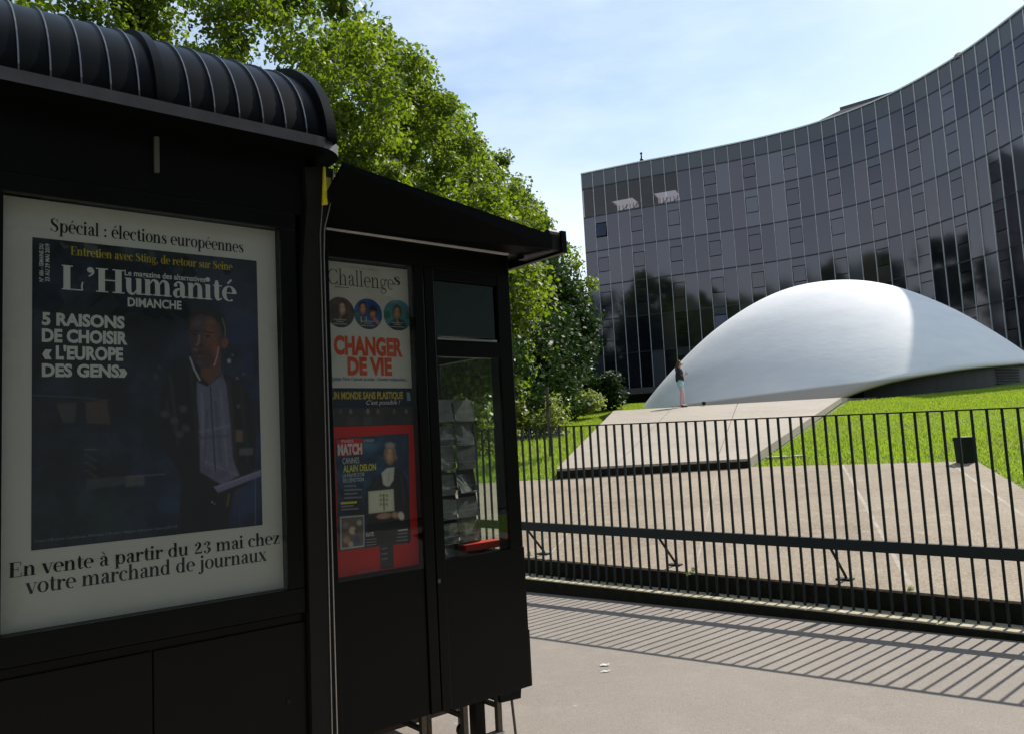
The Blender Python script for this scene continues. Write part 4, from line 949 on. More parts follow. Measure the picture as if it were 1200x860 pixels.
for x, y in ((196, 484), (218, 478), (221, 501), (208, 492), (214, 508)): C1.blob(x, y, 7, 6, (.05, .05, .045), .7, .6, 30)
C1.gain = 2.0; C1.grain(.10); C1.build('cover_picture', p, PV+1.4*e)

# second cabinet: business magazine poster, band below, framed red poster
kv = -.15
bv = -.15
def z_of(px, py): return K(px, py, kv)[1]
p2 = poster_root('poster', 'white poster with three round portraits over big red words in the middle cabinet')
u0 = K(379, 400, kv)[0]; u1 = K(483, 400, kv)[0]
zt, zb = z_of(430, 311), z_of(430, 454.5)
rect('paper', u0, u1, zb, zt, bv, M['paper'], p2)
def s2(fn, body, P_, a, b, t, m, off=1, **kw): return fn(body, P_, a, b, t, bv+off*e, m, kv=kv, **kw)
s2(serif, 'Challenge', p2, (384.4, 334.2), (461.5, 339.2), 315.8, INK, light=.45, name='masthead')
s2(serif, 's', p2, (462, 334.2), (469, 334.8), 324.5, INK, top=XH, name='masthead')
flat('rule', [(392, 336.0), (409, 337.2), (409, 337.9), (392, 336.7)], bv+e, INK, p2, kv)
s2(sans, 'un monde des affaires', p2, (403, 314.2), (444, 317), 312.4, GRY, bold=0)
for idx, (cx, cy) in enumerate(((398.4, 366), (431, 368), (465.6, 369.5))):
    ua, za = K(cx-16.5, cy, kv); ub, _ = K(cx+16.5, cy, kv); uc, zc_ = K(cx, cy, kv); hz = abs(K(cx, cy+18, kv)[1]-zc_)
    Q = Pic(kv, ua, ub, zc_-hz, zc_+hz, 72, 80, ((.035, .022, .018), (.02, .07, .20), (.05, .16, .22))[idx])
    if idx == 0:
        Q.clouds((.10, .05, .035), .7, .15, 4); head(Q, cx+2, cy-4, 6, 9.5, (.34, .24, .20), (.10, .05, .04), (.03, .015, .01), .5); Q.blob(cx-6, cy, 7, 13, (.025, .014, .010), .9, .5); Q.blob(cx-1, cy+10, 10, 7, (.02, .02, .025), 1, .5); Q.line([(cx+1, cy+5), (cx, cy+10)], 2.6, (.16, .09, .07), .8)
    if idx == 1:
        Q.blob(cx+5, cy-10, 10, 7, (.02, .03, .22), .8); head(Q, cx-6, cy-6, 5, 8, (.42, .20, .13), (.16, .07, .05), (.02, .012, .01), .1); head(Q, cx+6, cy-.5, 5, 7, (.38, .17, .12), (.15, .06, .05), (.018, .010, .010), -.3); Q.blob(cx+6, cy-6, 6, 4.5, (.015, .012, .012), .95, .5)
        Q.poly([(cx-14, cy+18), (cx-12, cy+6), (cx-6, cy+3), (cx+1, cy+6), (cx+2, cy+18)], (.04, .07, .09), 1, 1); Q.line([(cx-8, cy+4), (cx-7.5, cy+10)], 1.2, (.40, .38, .34), .8); Q.line([(cx-2, cy+4), (cx-2, cy+9)], 1.2, (.40, .38, .34), .8); Q.line([(cx+8, cy+6), (cx+12, cy+11)], 3, (.42, .14, .13), .9); Q.blob(cx-12, cy+1, 4, 3, (.05, .13, .03), .8)
    if idx == 2:
        Q.blob(cx-12, cy, 7, 8, (.03, .07, .045), .8); Q.blob(cx+13, cy-1, 7, 9, (.02, .07, .05), .8); head(Q, cx-.5, cy-2, 5.6, 9.5, (.30, .19, .12), (.12, .08, .05), (.06, .045, .03), .0); Q.blob(cx+.2, cy+12, 12, 9, (.015, .025, .03), 1, .4); Q.line([(cx, cy+6), (cx+1, cy+11)], 2.2, (.26, .15, .10), .9)
    Q.blob(cx, cy+16, 17, 8, (.02, .022, .03), .75, .6); Q.grain(.08)
    for yy, hw in ((8.5, 7), (10.8, 4.2), (13.4, 8)): Q.line([(cx-hw, cy+yy), (cx+hw, cy+yy+.8)], .8, (.38, .38, .40), .7)
    a_ = np.hypot((Q.U-(ua+ub)/2)/((ub-ua)/2), (Q.Z-zc_)/hz) < 1.0; Q.build('portrait_picture', p2, bv+e, a_)
s2(sans, 'CHANGER', p2, (391.4, 415), (472, 416.6), 393.6, RED, bold=.05, name='headline')
s2(sans, 'DE VIE', p2, (407.4, 438.6), (459.6, 438.6), 418.4, RED, bold=.05, name='headline')
s2(sans, 'Quitter Paris • Lancer sa boîte • Devenir indépendant...', p2, (387.4, 446), (478, 446), 441.6, BLUE, bold=.02)
p3 = poster_root('poster', 'dark banner strip with yellow capitals directly under the white poster with red words')
zt3, zb3 = z_of(430, 455.2), z_of(430, 499)
rect('paper', u0, u1+.004, zb3+.001, zt3, bv, print_mat('print_dusk', (.018, .018, .022)), p3)
zn = z_of(430, 476.5); rect('band', u0, u1+.003, zn, zt3-.001, bv+.5*e, NAVY, p3)
s2(sans, 'UN MONDE SANS PLASTIQUE', p3, (388, 467.8), (472.3, 466.2), 459.2, YEL, off=1.2, bold=.04)
s2(sans, "C'est possible !", p3, (429.3, 474), (469, 473.2), 468.6, WHT, off=1.2, bold=.0, shear=.3)
flat('bottle_picture', [(476.5, 459), (480, 459.5), (481.5, 469), (477, 469.5)], bv+1.2*e, LBLU, p3, kv)
Q = Pic(kv, u0+.004, u1, zb3+.004, zn-.002, 110, 34, (.012, .012, .014)); Q.clouds((.03, .03, .035), .6, .1, 6)
for x, c_ in ((399, .05), (411, .10), (431, .12), (443, .08), (462, .06), (476, .09)):
    Q.poly([(x-6, 500), (x-5, 488), (x+5, 487), (x+6, 500)], (c_*.35, c_*.33, c_*.36), .9, 1.2); head(Q, x, 481.5, 3.0, 4.2, (c_*1.6, c_*1.1, c_*.9), (c_*.5, c_*.4, c_*.35), (.012, .010, .010))
Q.grain(.1); Q.build('crowd_picture', p3, bv+e)
p4 = poster_root('poster', 'red framed poster of a grey haired man in a dark suit holding an award')
zt4, zb4 = z_of(430, 498.3), z_of(430, 671)
ur4 = K(487, 520, kv)[0]
rect('paper', u0, ur4+.012, zb4, zt4, bv, DRED, p4)
flat('cover', [(393.8, 513), (478.8, 507.3), (480.5, 635.5), (398, 645)], bv+e, mat('print_cover_blue', (.012, .02, .05), .5, col2=(.03, .08, .16), noise_scale=4), p4, kv)
flat('masthead_box', [(394, 514.5), (424.3, 512.6), (425, 532), (395, 534)], bv+2.0*e, print_mat('print_scarlet', (.65, .03, .03)), p4, kv)
s2(sans, 'MATCH', p4, (395.8, 532.6), (424.2, 531), 520.2, WHT, off=2.2, bold=.05, name='masthead')
s2(sans, 'PARIS', p4, (400, 518.6), (414, 518), 514.9, WHT, off=2.2, bold=.0)
s2(sans, '10 MAI 2019', p4, (426, 517.5), (438, 517), 514, WHT, off=2.2, bold=0)
s2(sans, 'CANNES', p4, (401.2, 543.3), (420.8, 542.2), 536, WHT, off=2.2, bold=0)
s2(sans, 'ALAIN DELON', p4, (402, 552.8), (440.5, 550.3), 544.8, YBR, off=2.2, bold=.03)
s2(sans, "LA PALME D'OR", p4, (401.6, 558.8), (427, 557.4), 554.3, WHT, off=2.2, bold=0)
s2(sans, "DE L'ÉMOTION", p4, (401.8, 565), (426, 563.4), 560.2, WHT, off=2.2, bold=0)
for k, wd in enumerate((14, 21, 16, 21)): flat('text_line', [(403, 568.3+k*4.6), (403+wd, 567.6+k*4.5), (403+wd, 569.4+k*4.5), (403, 570.2+k*4.6)], bv+2*e, GRY, p4, kv)
flat('text_line', [(399, 588), (418, 586.6), (418, 589), (399, 590.6)], bv+2*e, YBR, p4, kv)
for k in range(2): flat('text_line', [(399.5, 592.3+k*3.6), (414+k*6, 591+k*3.4), (414+k*6, 593+k*3.4), (399.5, 594.2+k*3.6)], bv+2*e, GRY, p4, kv)
uL, uR = K(394.5, 570, kv)[0], K(479, 570, kv)[0]; zT_, zB_ = K(440, 511, kv)[1], K(440, 639, kv)[1]
Q = Pic(kv, uL, uR, zB_, zT_, 130, 190, (.010, .018, .045)); Q.clouds((.02, .06, .12), .8, .06, 3); Q.blob(430, 522, 26, 10, (.06, .16, .24), .55, 1.0); Q.blob(470, 530, 14, 26, (.015, .03, .06), .8, 1.0); Q.blob(415, 600, 30, 30, (.008, .009, .014), .9, .8)
Q.poly([(427, 584), (437, 562), (448, 552), (468, 549), (476, 560), (482, 596), (482, 645), (428, 645), (430, 610)], (.012, .012, .014), 1, 1.6); Q.line([(470, 556), (474, 590)], 2.5, (.04, .04, .045), .6); Q.line([(442, 562), (437, 572)], 2, (.035, .035, .04), .6)
Q.poly([(447, 554), (453, 548), (462, 547), (461, 562), (455, 571), (449, 567)], (.42, .41, .38), 1, 1.0); Q.line([(456, 552), (455, 566)], .9, (.2, .2, .2), .7)
head(Q, 456.8, 533, 7.2, 12, (.40, .23, .16), (.17, .09, .06), (.16, .14, .13), -.15, dark=.5); Q.blob(457, 521, 8.4, 5, (.26, .24, .22), .9, .7); Q.blob(464.5, 536, 2, 4, (.24, .12, .08), .8)
Q.poly([(429, 572), (463.5, 568.5), (465, 602), (430, 606)], (.015, .015, .016), 1, .8); Q.poly([(431.5, 575.5), (461, 572.5), (462, 598), (432, 601.5)], (.44, .42, .34), 1, .8); Q.poly([(434, 578), (458.5, 575.6), (459.4, 596), (435, 598.6)], (.50, .48, .40), .7, 1)
for k in range(9): Q.blob(446+(k % 3)*3.6, 580+(k//3)*5.2, 2.3, 3.2, (.16, .19, .04), .9, .8, 30-30*(k % 3)); Q.line([(449.5, 579), (450, 597)], 1, (.14, .15, .04), .8)
Q.blob(450, 604, 11, 4.5, (.36, .19, .13), .95, .5, -8); Q.blob(463, 603, 6, 5, (.38, .20, .14), .9, .6, 20)
for k in range(4): Q.line([(444+k*4.6, 600.5), (446+k*4.6, 606)], .8, (.14, .06, .04), .7)
Q.blob(470, 604, 4.5, 6.5, (.50, .49, .46), .95, .5, -15)
Q.poly([(398.5, 605), (426.5, 602.8), (427, 640), (399, 643.6)], (.36, .35, .33), 1, .6); Q.poly([(399.8, 606.4), (425.6, 604.4), (426, 638.4), (400.4, 641.8)], (.10, .07, .06), 1, .6)
for x, y, r_, c_ in ((405, 615, 5, (.16, .15, .14)), (413, 621, 5.5, (.44, .38, .30)), (418, 632, 6, (.03, .04, .12)), (406, 632, 5.5, (.32, .17, .13)), (421, 612, 4, (.28, .30, .26)), (411, 637, 4, (.34, .32, .30)), (417, 622, 3, (.10, .03, .03))): Q.blob(x, y, r_, r_*1.15, c_, .9, .6)
Q.grain(.09); Q.build('cover_picture', p4, bv+1.5*e)
for o in [c for c in p4.children if c.name.startswith(('masthead', 'lettering', 'text_line'))]: o.location.y -= .0009
s2(sans, 'KATE', p4, (429, 628.4), (438, 627.2), 623.6, WHT, off=2.6, bold=.02)
for k in range(3): flat('text_line', [(429, 631.5+k*3.2), (441, 630+k*3.2), (441, 631.2+k*3.2), (429, 632.7+k*3.2)], bv+2.6*e, GRY, p4, kv)
for k in range(4): flat('text_line', [(466-k*.6, 620.5+k*4), (477.5, 619+k*4), (477.5, 620.6+k*4), (466-k*.6, 622+k*4)], bv+2.6*e, WHT if k == 0 else GRY, p4, kv)
flat('sticker', [(445, 638.5), (460.5, 636.5), (461.5, 664), (446, 666.5)], bv+1.6*e, print_mat('print_sticker', (.05, .05, .05)), p4, kv)
for k in range(3): flat('text_line', [(447, 642+k*6), (454, 641+k*6), (454, 642.4+k*6), (447, 643.4+k*6)], bv+2*e, GRY, p4, kv)
s2(sans, 'DANS CE NUMÉRO', p4, (421, 672), (443, 668), 668.6, GRY, off=1.2, bold=0)

# ---- postcard rack inside the glazed corner
def kpt(u, v, z=0.0): return KO+UD*u+VD*v+Vector((0, 0, z))
rk = thing('postcard_rack', 'wire rack of grey postcards seen inside the glazed corner of the newsstand', 'card rack', kpt(2.02, -.36, .37), K_ROT)
WIRE = mat('wire', (.25, .25, .25), .4, metal=.6)
q = MB(); q.tube([(0, 0, 0), (0, 0, 1.45)], .012, 8); q.lathe([(.18, 0), (.18, .015), (.0, .02)], 16); q.build('pole', WIRE, rk)
cards = [mat('card_print_%d' % k, c, .5, col2=c2, noise_scale=ns) for k, (c, c2, ns) in enumerate((((.04, .04, .04), (.20, .20, .19), 22), ((.20, .20, .19), (.05, .05, .05), 28), ((.02, .02, .025), (.14, .14, .14), 25), ((.28, .28, .27), (.10, .10, .10), 12)))]
rc = random.Random(5)
for side in range(4):
    a = side*math.pi/2+.12
    for row in range(7):
        for col in range(2):
            x = (-.075+.15*col); z = .62+row*.125
            hh_ = rc.choice((.10, .115, .125)); card = MB().box(-.068, .068, -.001, .001, 0, hh_)
            o = card.build('postcard', cards[rc.randrange(4)], rk); o.rotation_euler = (-.16+rc.gauss(0, .05), rc.gauss(0, .05), a+rc.gauss(0, .12)); d = .15
            o.location = (x*math.cos(a)+d*math.sin(a), x*math.sin(a)-d*math.cos(a), z)
            q = MB(); 
            for zz in (-.003, .035): q.tube([(x-.068, -d-.01, z+zz), (x+.068, -d-.01, z+zz)], .0022, 4)
            o = q.build('card_holder', WIRE, rk); o.rotation_euler = (0, 0, a)
pk = thing('red_leaflet_box', 'bright red box on the sill inside the glazed corner of the newsstand', 'box', kpt(2.19, -.24, 1.06), K_ROT)
MB().box(-.13, .10, -.05, .02, 0, .030).build('box_body', print_mat('red_card', (.75, .06, .04)), pk, bevel=.002)
MB().box(-.135, .105, -.055, .025, .030, .036).build('box_lid', print_mat('red_lid', (.68, .05, .035)), pk)

# ---- folding display stand / trolley half hidden under the newsstand
tr = thing('folded_trolley', 'grey metal trolley frame standing under the bottom edge of the newsstand', 'trolley', kpt(2.0, -.35, 0), K_ROT)
TM = mat('trolley_metal', (.16, .14, .11), .5, metal=.3, noise_amt=.4, noise_scale=30)
for x in (-.55, -.22, .03, .25):
    for y in (-.12, .22):
        if (x, y) in ((-.22, .22),): continue
        MB().box(x-.014, x+.014, y-.014, y+.014, .05, .34).build('upright', TM, tr)
for z, y in ((.10, -.12), (.16, .22), (.28, .22)):
    MB().box(-.56, .26, y-.011, y+.011, z-.012, z+.012).build('side_bar', TM, tr)
for x in (-.55, -.22, .03, .25): MB().box(x-.011, x+.011, -.11, .21, .225, .245).build('cross_bar', TM, tr)
q = MB(); q.box(.02, .27, -.14, -.10, .095, .105); q.build('white_label', M['white_strip'], tr)
for k in range(14):
    x = -.54+k*.042; q = MB(); q.tube([(x, -.1, .30), (x, .2, .30)], .003, 5); q.build('basket_wire', WIRE, tr)
for y in (-.1, 0, .1, .2): q = MB(); q.tube([(-.55, y, .303), (.0, y, .303)], .003, 5); q.build('basket_wire', WIRE, tr)
for x, y in ((-.55, -.12), (.25, -.12), (-.55, .22), (.25, .22)):
    q = MB(); q.lathe([(.0, -.015), (.03, -.015), (.035, -.008), (.035, .008), (.03, .015), (.0, .015)], 12); o = q.build('wheel', M['black_paint'], tr); o.rotation_euler = (math.pi/2, 0, 0); o.location = (x, y, .035)
q = MB(); q.prism([(.24, -.16, .26), (.36, -.18, .26), (.38, -.17, .34), (.24, -.15, .36)], (0, .1, 0)); q.build('hanging_bag', M['black_paint'], tr)
q = MB(); q.tube([(.335, -.12, .36), (.35, -.14, .0)], .008, 6); q.build('prop_rod', TM, tr)

# ================================================================== SMALL THINGS
# bin by the lawn edge
bp = at_terr(1132, 541.5); by = 12.4
bn = thing('litter_bin', 'small black metal box bin with overhanging lid at the corner of the lawn', 'bin', (bp.x, bp.y, bp.z-.01), rad(8))
H_ = (Vector(at_y(1132, 511, bp.y)).z-bp.z)
q = MB(); q.hexa(((-.105, -.09, 0), (.112, -.09, 0), (.112, .09, 0), (-.105, .09, 0), (-.11, -.11, H_*.86), (.115, -.10, H_*.86), (.115, .10, H_*.86), (-.11, .10, H_*.86))); q.build('bin_body', M['black_paint'], bn, bevel=.004)
MB().box(-.115, .13, -.11, .11, H_*.86, H_).build('bin_lid', M['black_paint'], bn, bevel=.004)
MB().box(.12, .135, -.05, .05, H_*.78, H_*.86).build('hinge', M['black_paint'], bn)
MB().box(-.08, .12, -.10, .10, H_+.001, H_+.008).build('lid_plate', M['steel'], bn)
q = MB(); q.box(-.06, .08, -.06, .06, -.12, .0); q.build('foot', M['black_paint'], bn)
# pale stone plate set in the lawn
sp = at_terr(925, 535.5)
st_ = thing('stone_cover', 'pale flat stone cover lying in the lawn right of the ramp', 'stone cover', (sp.x, sp.y, sp.z), rad(-6))
MB().box(-.42, .30, -.14, .14, -.04, .03).build('plate', M['limestone'], st_, bevel=.01)
MB().box(-.03, .03, -.012, .012, .031, .036).build('lifting_slot', M['shade_black'], st_)
# black spotlight on the crest
tt = (821-720)/(986-720)
bl = thing('ground_spotlight', 'tiny black spotlight on the crest of the ramp in front of the dome', 'spotlight', RC[0].lerp(RC[1], tt)+Vector((0, -.12, 0)), 0)
q = MB(); q.box(-.06, .06, -.05, .05, .035, .125); q.build('lamp_body', M['black_paint'], bl, bevel=.012)
MB().box(-.03, .03, -.03, .03, 0, .07).build('foot', M['black_paint'], bl)
MB().box(-.035, .02, -.03, .03, .1255, .15).build('white_cap', M['white_strip'], bl)
# scraps of paper on the pavement
for (x, y, rz, lab) in ((708.5, 779, -.05, 'small scrap of white paper on the pavement, the upper of two'), (709.5, 786.5, .12, 'small scrap of white paper on the pavement, the lower and thinner of two')):
    a = at_z(x, y, .004); q = MB(); w_ = .034; h_ = .017 if y < 782 else .009
    for i in range(3):
        x0, x1 = -w_+i*2*w_/3, -w_+(i+1)*2*w_/3; zz = [0, .006, .002, .009]
        q.quad((x0, -h_, zz[i]), (x1, -h_, zz[i+1]), (x1, h_, zz[i+1]+.003), (x0, h_, zz[i]+.002))
    o = q.build('paper_scrap', M['white_strip']); o.location = a; o.rotation_euler = (0, 0, rz); tag(o, lab, 'litter', 'paper scraps on the pavement')

# ---------------- person at the crest
tt = (795.5-720)/(986-720); PP = RC[0].lerp(RC[1], tt)+Vector((0, -.15, 0.0)); PP.z = ramp_pt(tt, .985).z
pe = thing('person', 'person in dark jacket and pale blue shorts standing on the ramp crest with a phone', 'person', PP, rad(-12))
HS = 1.60
def skin(name, verts, edges, radii, m, root=0, sub=2, parent=pe):
    me = bpy.data.meshes.new(name); me.from_pydata([Vector(v) for v in verts], edges, []); me.materials.append(m)
    o = bpy.data.objects.new(name, me); COL.objects.link(o); o.parent = parent
    sk = o.modifiers.new('skin', 'SKIN'); 
    for i, r in enumerate(radii): me.skin_vertices[0].data[i].radius = r if isinstance(r, tuple) else (r, r)
    me.skin_vertices[0].data[root].use_root = True
    sb = o.modifiers.new('sub', 'SUBSURF'); sb.levels = sub; sb.render_levels = sub; sk.use_smooth_shade = True
    return o
PSK = mat('skin', (.50, .31, .24), .5, spec=.4); PJ = mat('dark_jacket', (.015, .02, .03), .8, noise_amt=.3, bump=.3); PS = mat('pale_blue_shorts', (.38, .62, .66), .8, noise_amt=.2)
PL = mat('pink_tights', (.62, .42, .46), .7, noise_amt=.15, noise_scale=12); PB = mat('dark_shoes', (.03, .03, .035), .5); PH = mat('brown_hair', (.10, .05, .03), .55, noise_amt=.4, noise_scale=20, stretch=(1, 1, .2)); PT = mat('white_shirt', (.7, .72, .74), .8)
# body faces +x (to the right); y is depth (negative towards camera)
bodyv = [(0, 0, .86), (0, 0, 1.02), (0, 0, 1.18), (-.01, 0, 1.30), (.0, 0, 1.385), (.03, 0, 1.43), (.055, 0, 1.475), (.045, 0, 1.535),
         (.0, -.15, 1.28), (.02, -.175, 1.04), (.17, -.09, 1.10), (.0, .15, 1.28), (.02, .175, 1.04), (.18, .08, 1.12),
         (.0, -.085, .78), (.03, -.085, .47), (-.02, -.08, .09), (.0, .085, .78), (.07, .09, .48), (.06, .085, .09), (.10, -.08, .035), (.18, .09, .035)]
bodye = [(0, 1), (1, 2), (2, 3), (3, 4), (4, 5), (5, 6), (6, 7), (3, 8), (8, 9), (9, 10), (3, 11), (11, 12), (12, 13), (0, 14), (14, 15), (15, 16), (0, 17), (17, 18), (18, 19), (16, 20), (19, 21)]
bodyr = [(.11, .13), (.095, .11), (.10, .13), (.085, .12), (.045, .05), (.05, .05), (.078, .072), (.080, .075), .05, .038, .026, .05, .038, .026, .082, .055, .036, .082, .055, .036, .03, .03]
skin('body', bodyv, bodye, bodyr, PSK)
# face details
for sx in (-.03, .03): MB().lathe([(0, -.006), (.009, -.004), (.011, 0), (.009, .004), (0, .006)], 8, (.128, sx, 1.478)).build('eye', PB, pe)
q = MB(); q.prism([(.122, -.012, 1.445), (.122, .012, 1.445), (.126, 0, 1.478)], (.018, 0, -.006)); q.build('nose', PSK, pe)
q = MB(); q.box(.108, .124, -.02, .02, 1.422, 1.429); q.build('mouth', mat('lips', (.35, .12, .10), .5), pe)
for sy in (-1, 1): q = MB(); q.lathe([(0, -.005), (.02, -.003), (.024, .003), (0, .006)], 10, (0, 0, 0)); o = q.build('ear', PSK, pe, smooth=True); o.rotation_euler = (math.pi/2, 0, 0); o.location = (.035, sy*.078, 1.475)
# hair: cap and long fall down the back
skin('hair', [(.065, 0, 1.565), (.01, 0, 1.545), (-.045, 0, 1.44), (-.085, 0, 1.32), (-.09, 0, 1.20)], [(0, 1), (1, 2), (2, 3), (3, 4)], [(.058, .080), (.088, .092), (.055, .085), (.04, .075), (.02, .04)], PH)
# jacket, shirt edge, shorts, tights, shoes
skin('jacket', [(0, 0, .82), (-.005, 0, 1.04), (-.005, 0, 1.18), (-.015, 0, 1.30), (-.01, 0, 1.375), (.0, -.155, 1.29), (.015, -.18, 1.05), (.11, -.125, 1.085), (.0, .155, 1.29), (.015, .18, 1.05), (.12, .12, 1.10)], [(0, 1), (1, 2), (2, 3), (3, 4), (3, 5), (5, 6), (6, 7), (3, 8), (8, 9), (9, 10)],
     [(.155, .175), (.14, .155), (.13, .15), (.10, .135), (.06, .07), .066, .052, .042, .066, .052, .042], PJ)
skin('shirt_hem', [(.09, 0, .92), (.105, 0, 1.05), (.09, 0, 1.2)], [(0, 1), (1, 2)], [(.035, .06), (.03, .05), (.02, .04)], PT)
skin('shorts', [(0.01, 0, .96), (.01, 0, .84), (.0, -.085, .76), (.012, -.088, .64), (.0, .085, .76), (.028, .09, .64)], [(0, 1), (1, 2), (2, 3), (1, 4), (4, 5)], [(.135, .15), (.14, .15), .10, .092, .10, .092], PS)
for sy, pts in ((-1, [(.01, -.086, .70), (.03, -.085, .47), (-.02, -.08, .10)]), (1, [(.02, .088, .70), (.07, .09, .48), (.06, .085, .10)])):
    skin('tights', pts, [(0, 1), (1, 2)], [.078, .060, .043], PL)
for pts in ([(-.045, -.08, .05), (.03, -.08, .045), (.12, -.08, .035)], [(.035, .085, .05), (.11, .087, .045), (.20, .09, .035)]):
    skin('shoe', pts, [(0, 1), (1, 2)], [(.045, .045), (.045, .042), (.04, .03)], PB)
# hands with five fingers round a phone
for sy, hx0, hz in ((-1, .17, 1.10), (1, .18, 1.12)):
    wx = Vector((hx0, sy*.085, hz)); pc = Vector((hx0+.055, sy*.055, hz+.035))
    skin('hand', [wx, wx.lerp(pc, .6), pc], [(0, 1), (1, 2)], [(.024, .02), (.032, .016), (.034, .014)], PSK, sub=1)
    for k in range(4):
        a = pc+Vector((.01-.006*abs(k-1), 0, .024-.016*k)); L = (.034, .04, .037, .028)[k]
        q = MB(); q.tube([a, a+Vector((L*.6, -sy*.006, .006)), a+Vector((L*.8, -sy*.03, .012))], .0075, 6, r2=.006); q.build('finger', PSK, pe, smooth=True)
    q = MB(); q.tube([pc+Vector((-.02, 0, .02)), pc+Vector((.0, -sy*.02, .045)), pc+Vector((.022, -sy*.04, .055))], .009, 6, r2=.0065); q.build('thumb', PSK, pe, smooth=True)
ph = thing('phone', 'small black phone held in the hands of the person on the ramp crest', 'phone', PP+Vector((.245*math.cos(rad(-12)), .245*math.sin(rad(-12)), 1.165)), rad(-12))
o = MB().box(-.005, .005, -.036, .036, -.07, .07).build('phone_body', PB, ph, bevel=.003); o.rotation_euler = (0, -.5, 0)
o = MB().box(-.0065, -.0055, -.032, .032, -.062, .062).build('screen', mat('screen_glass', (.02, .02, .025), .1), ph); o.rotation_euler = (0, -.5, 0)

# ================================================================== VEGETATION
def leaf_poly(nv):
    if nv == 9: return np.array([(0, 0), (.30, -.02), (.52, .28), (.30, .42), (.36, .80), (0, 1.0), (-.36, .80), (-.30, .42), (-.52, .28)])*1.0
    if nv == 6: return np.array([(0, 0), (.45, .12), (.42, .6), (0, 1.0), (-.42, .6), (-.45, .12)])
    return np.array([(0, 0), (.42, .45), (0, 1.0), (-.42, .45)])
def leaf_cloud(name, centres, radii, n_per, size, m, nv=6, seed=0, flat_=.8, droop=.35):
    g = np.random.default_rng(seed); C_ = np.repeat(centres, n_per, 0); R_ = np.repeat(radii, n_per)
    k = len(C_); d = g.normal(size=(k, 3)); d /= np.linalg.norm(d, axis=1)[:, None]
    rr = g.random(k)**.42; pos = C_+d*(R_*rr)[:, None]*np.array([1, 1, flat_])
    nrm = d*.7+g.normal(size=(k, 3))*.6+np.array([0, 0, .5]); nrm /= np.linalg.norm(nrm, axis=1)[:, None]
    up = g.normal(size=(k, 3))+np.array([0, 0, -droop*2]); t = up-nrm*(up*nrm).sum(1)[:, None]; t /= np.linalg.norm(t, axis=1)[:, None]
    b = np.cross(nrm, t); L = leaf_poly(nv); sz = size*(.6+.8*g.random(k))
    bend = (L[:, 0]**2)*.5+(L[:, 1]-.4)**2*.25
    V = pos[:, None, :]+(b[:, None, :]*L[None, :, 0, None]+t[:, None, :]*(L[None, :, 1, None]-.4)-nrm[:, None, :]*bend[None, :, None])*sz[:, None, None]
    return np_mesh(name, V.reshape(-1, 3), None, m, nv)
def crown_centres(rx, rz, zc, n, seed, shape=1.0, low=-.9, rc_=(.5, 1.15)):
    g = random.Random(seed); out = []; rad_ = []
    while len(out) < n:
        u = g.uniform(-1, 1); th = g.uniform(0, 2*math.pi); zz = u
        if noise.noise(Vector((math.cos(th)*2.2, math.sin(th)*2.2, zz*3.4+seed*7))) < -.16: continue
        if zz < low: continue
        rr = math.sqrt(max(0, 1-abs(zz)**2.2)); f = g.random()**.28
        wob = 1+.22*noise.noise(Vector((math.cos(th)*1.6, math.sin(th)*1.6, zz*2.5+seed)))*1.6
        out.append((math.cos(th)*rr*f*rx*wob, math.sin(th)*rr*f*rx*wob, zc+zz*rz*(.94+.1*g.random()))); rad_.append(g.uniform(*rc_))
    return np.array(out), np.array(rad_)
def branches(q, height, zc, rx, rz, trunk_r, seed, n=14, bare=.35):
    g = random.Random(seed); top = zc+rz*.5
    pts = [(0, 0, 0)]; x = y = 0
    for k in range(1, 7): x += g.gauss(0, .12); y += g.gauss(0, .12); pts.append((x, y, top*k/6))
    q.tube(pts, [trunk_r*(1.25 if k == 0 else 1-.8*k/6) for k in range(7)], 10)
    for k in range(n):
        t = bare+(1-bare)*g.random(); i = int(t*6); p = Vector(pts[min(i, 6)])
        a = g.uniform(0, 2*math.pi); L = rx*g.uniform(.35, .7); r0 = trunk_r*(.42-.2*t)
        m1 = p+Vector((math.cos(a)*L*.4, math.sin(a)*L*.4, L*.35)); e_ = p+Vector((math.cos(a)*L, math.sin(a)*L, L*g.uniform(.3, .8)))
        q.tube([p, m1, e_], [r0, r0*.65, r0*.2], 6)
        for j in range(2):
            b2 = m1.lerp(e_, .3+.4*j); a2 = a+g.uniform(-1, 1); q.tube([b2, b2+Vector((math.cos(a2)*L*.35, math.sin(a2)*L*.35, L*.3))], [r0*.4, r0*.1], 5)
TREES = 'trees in the row behind the newsstand'
def tree(name, label, x, y, zc, rx, rz, m, seed, n_cl=150, per=130, size=.22, nv=6, trunk=.25, group=None, cat='tree', base=None, rcl=(.5, 1.15), low=-.9):
    zb = terr_w(x, y)-.1 if base is None else base
    t = thing(name, label, cat, (x, y, zb), 0, group)
    q = MB(); branches(q, zc, zc-zb, rx, rz, trunk, seed); q.build('trunk', M['bark'], t, smooth=True)
    c, r = crown_centres(rx, rz, zc-zb, n_cl, seed, rc_=rcl, low=low)
    me = leaf_cloud('crown', c, r, per, size, m, nv, seed); inst('crown', me, t)
    return t
T = tree('plane_tree', 'nearest tall plane tree with sunlit leaves above the ribbed roof of the newsstand', -7.6, 21.5, 9.4, 4.9, 6.2, M['leaf'], 3, 290, 300, .115, 9, .3, TREES, rcl=(.45, 1.0))
tree('plane_tree', 'sunlit plane tree at the far left behind the ribbed roof', -15.0, 18.0, 9.5, 5.0, 6.5, M['leaf'], 9, 180, 150, .18, 6, .3, TREES)
tree('plane_tree', 'plane tree whose crown peaks just right of the top left tree, second in the row', -5.2, 31.0, 10.4, 4.4, 7.6, M['leaf'], 4, 280, 260, .13, 6, .3, TREES, rcl=(.45, 1.05))
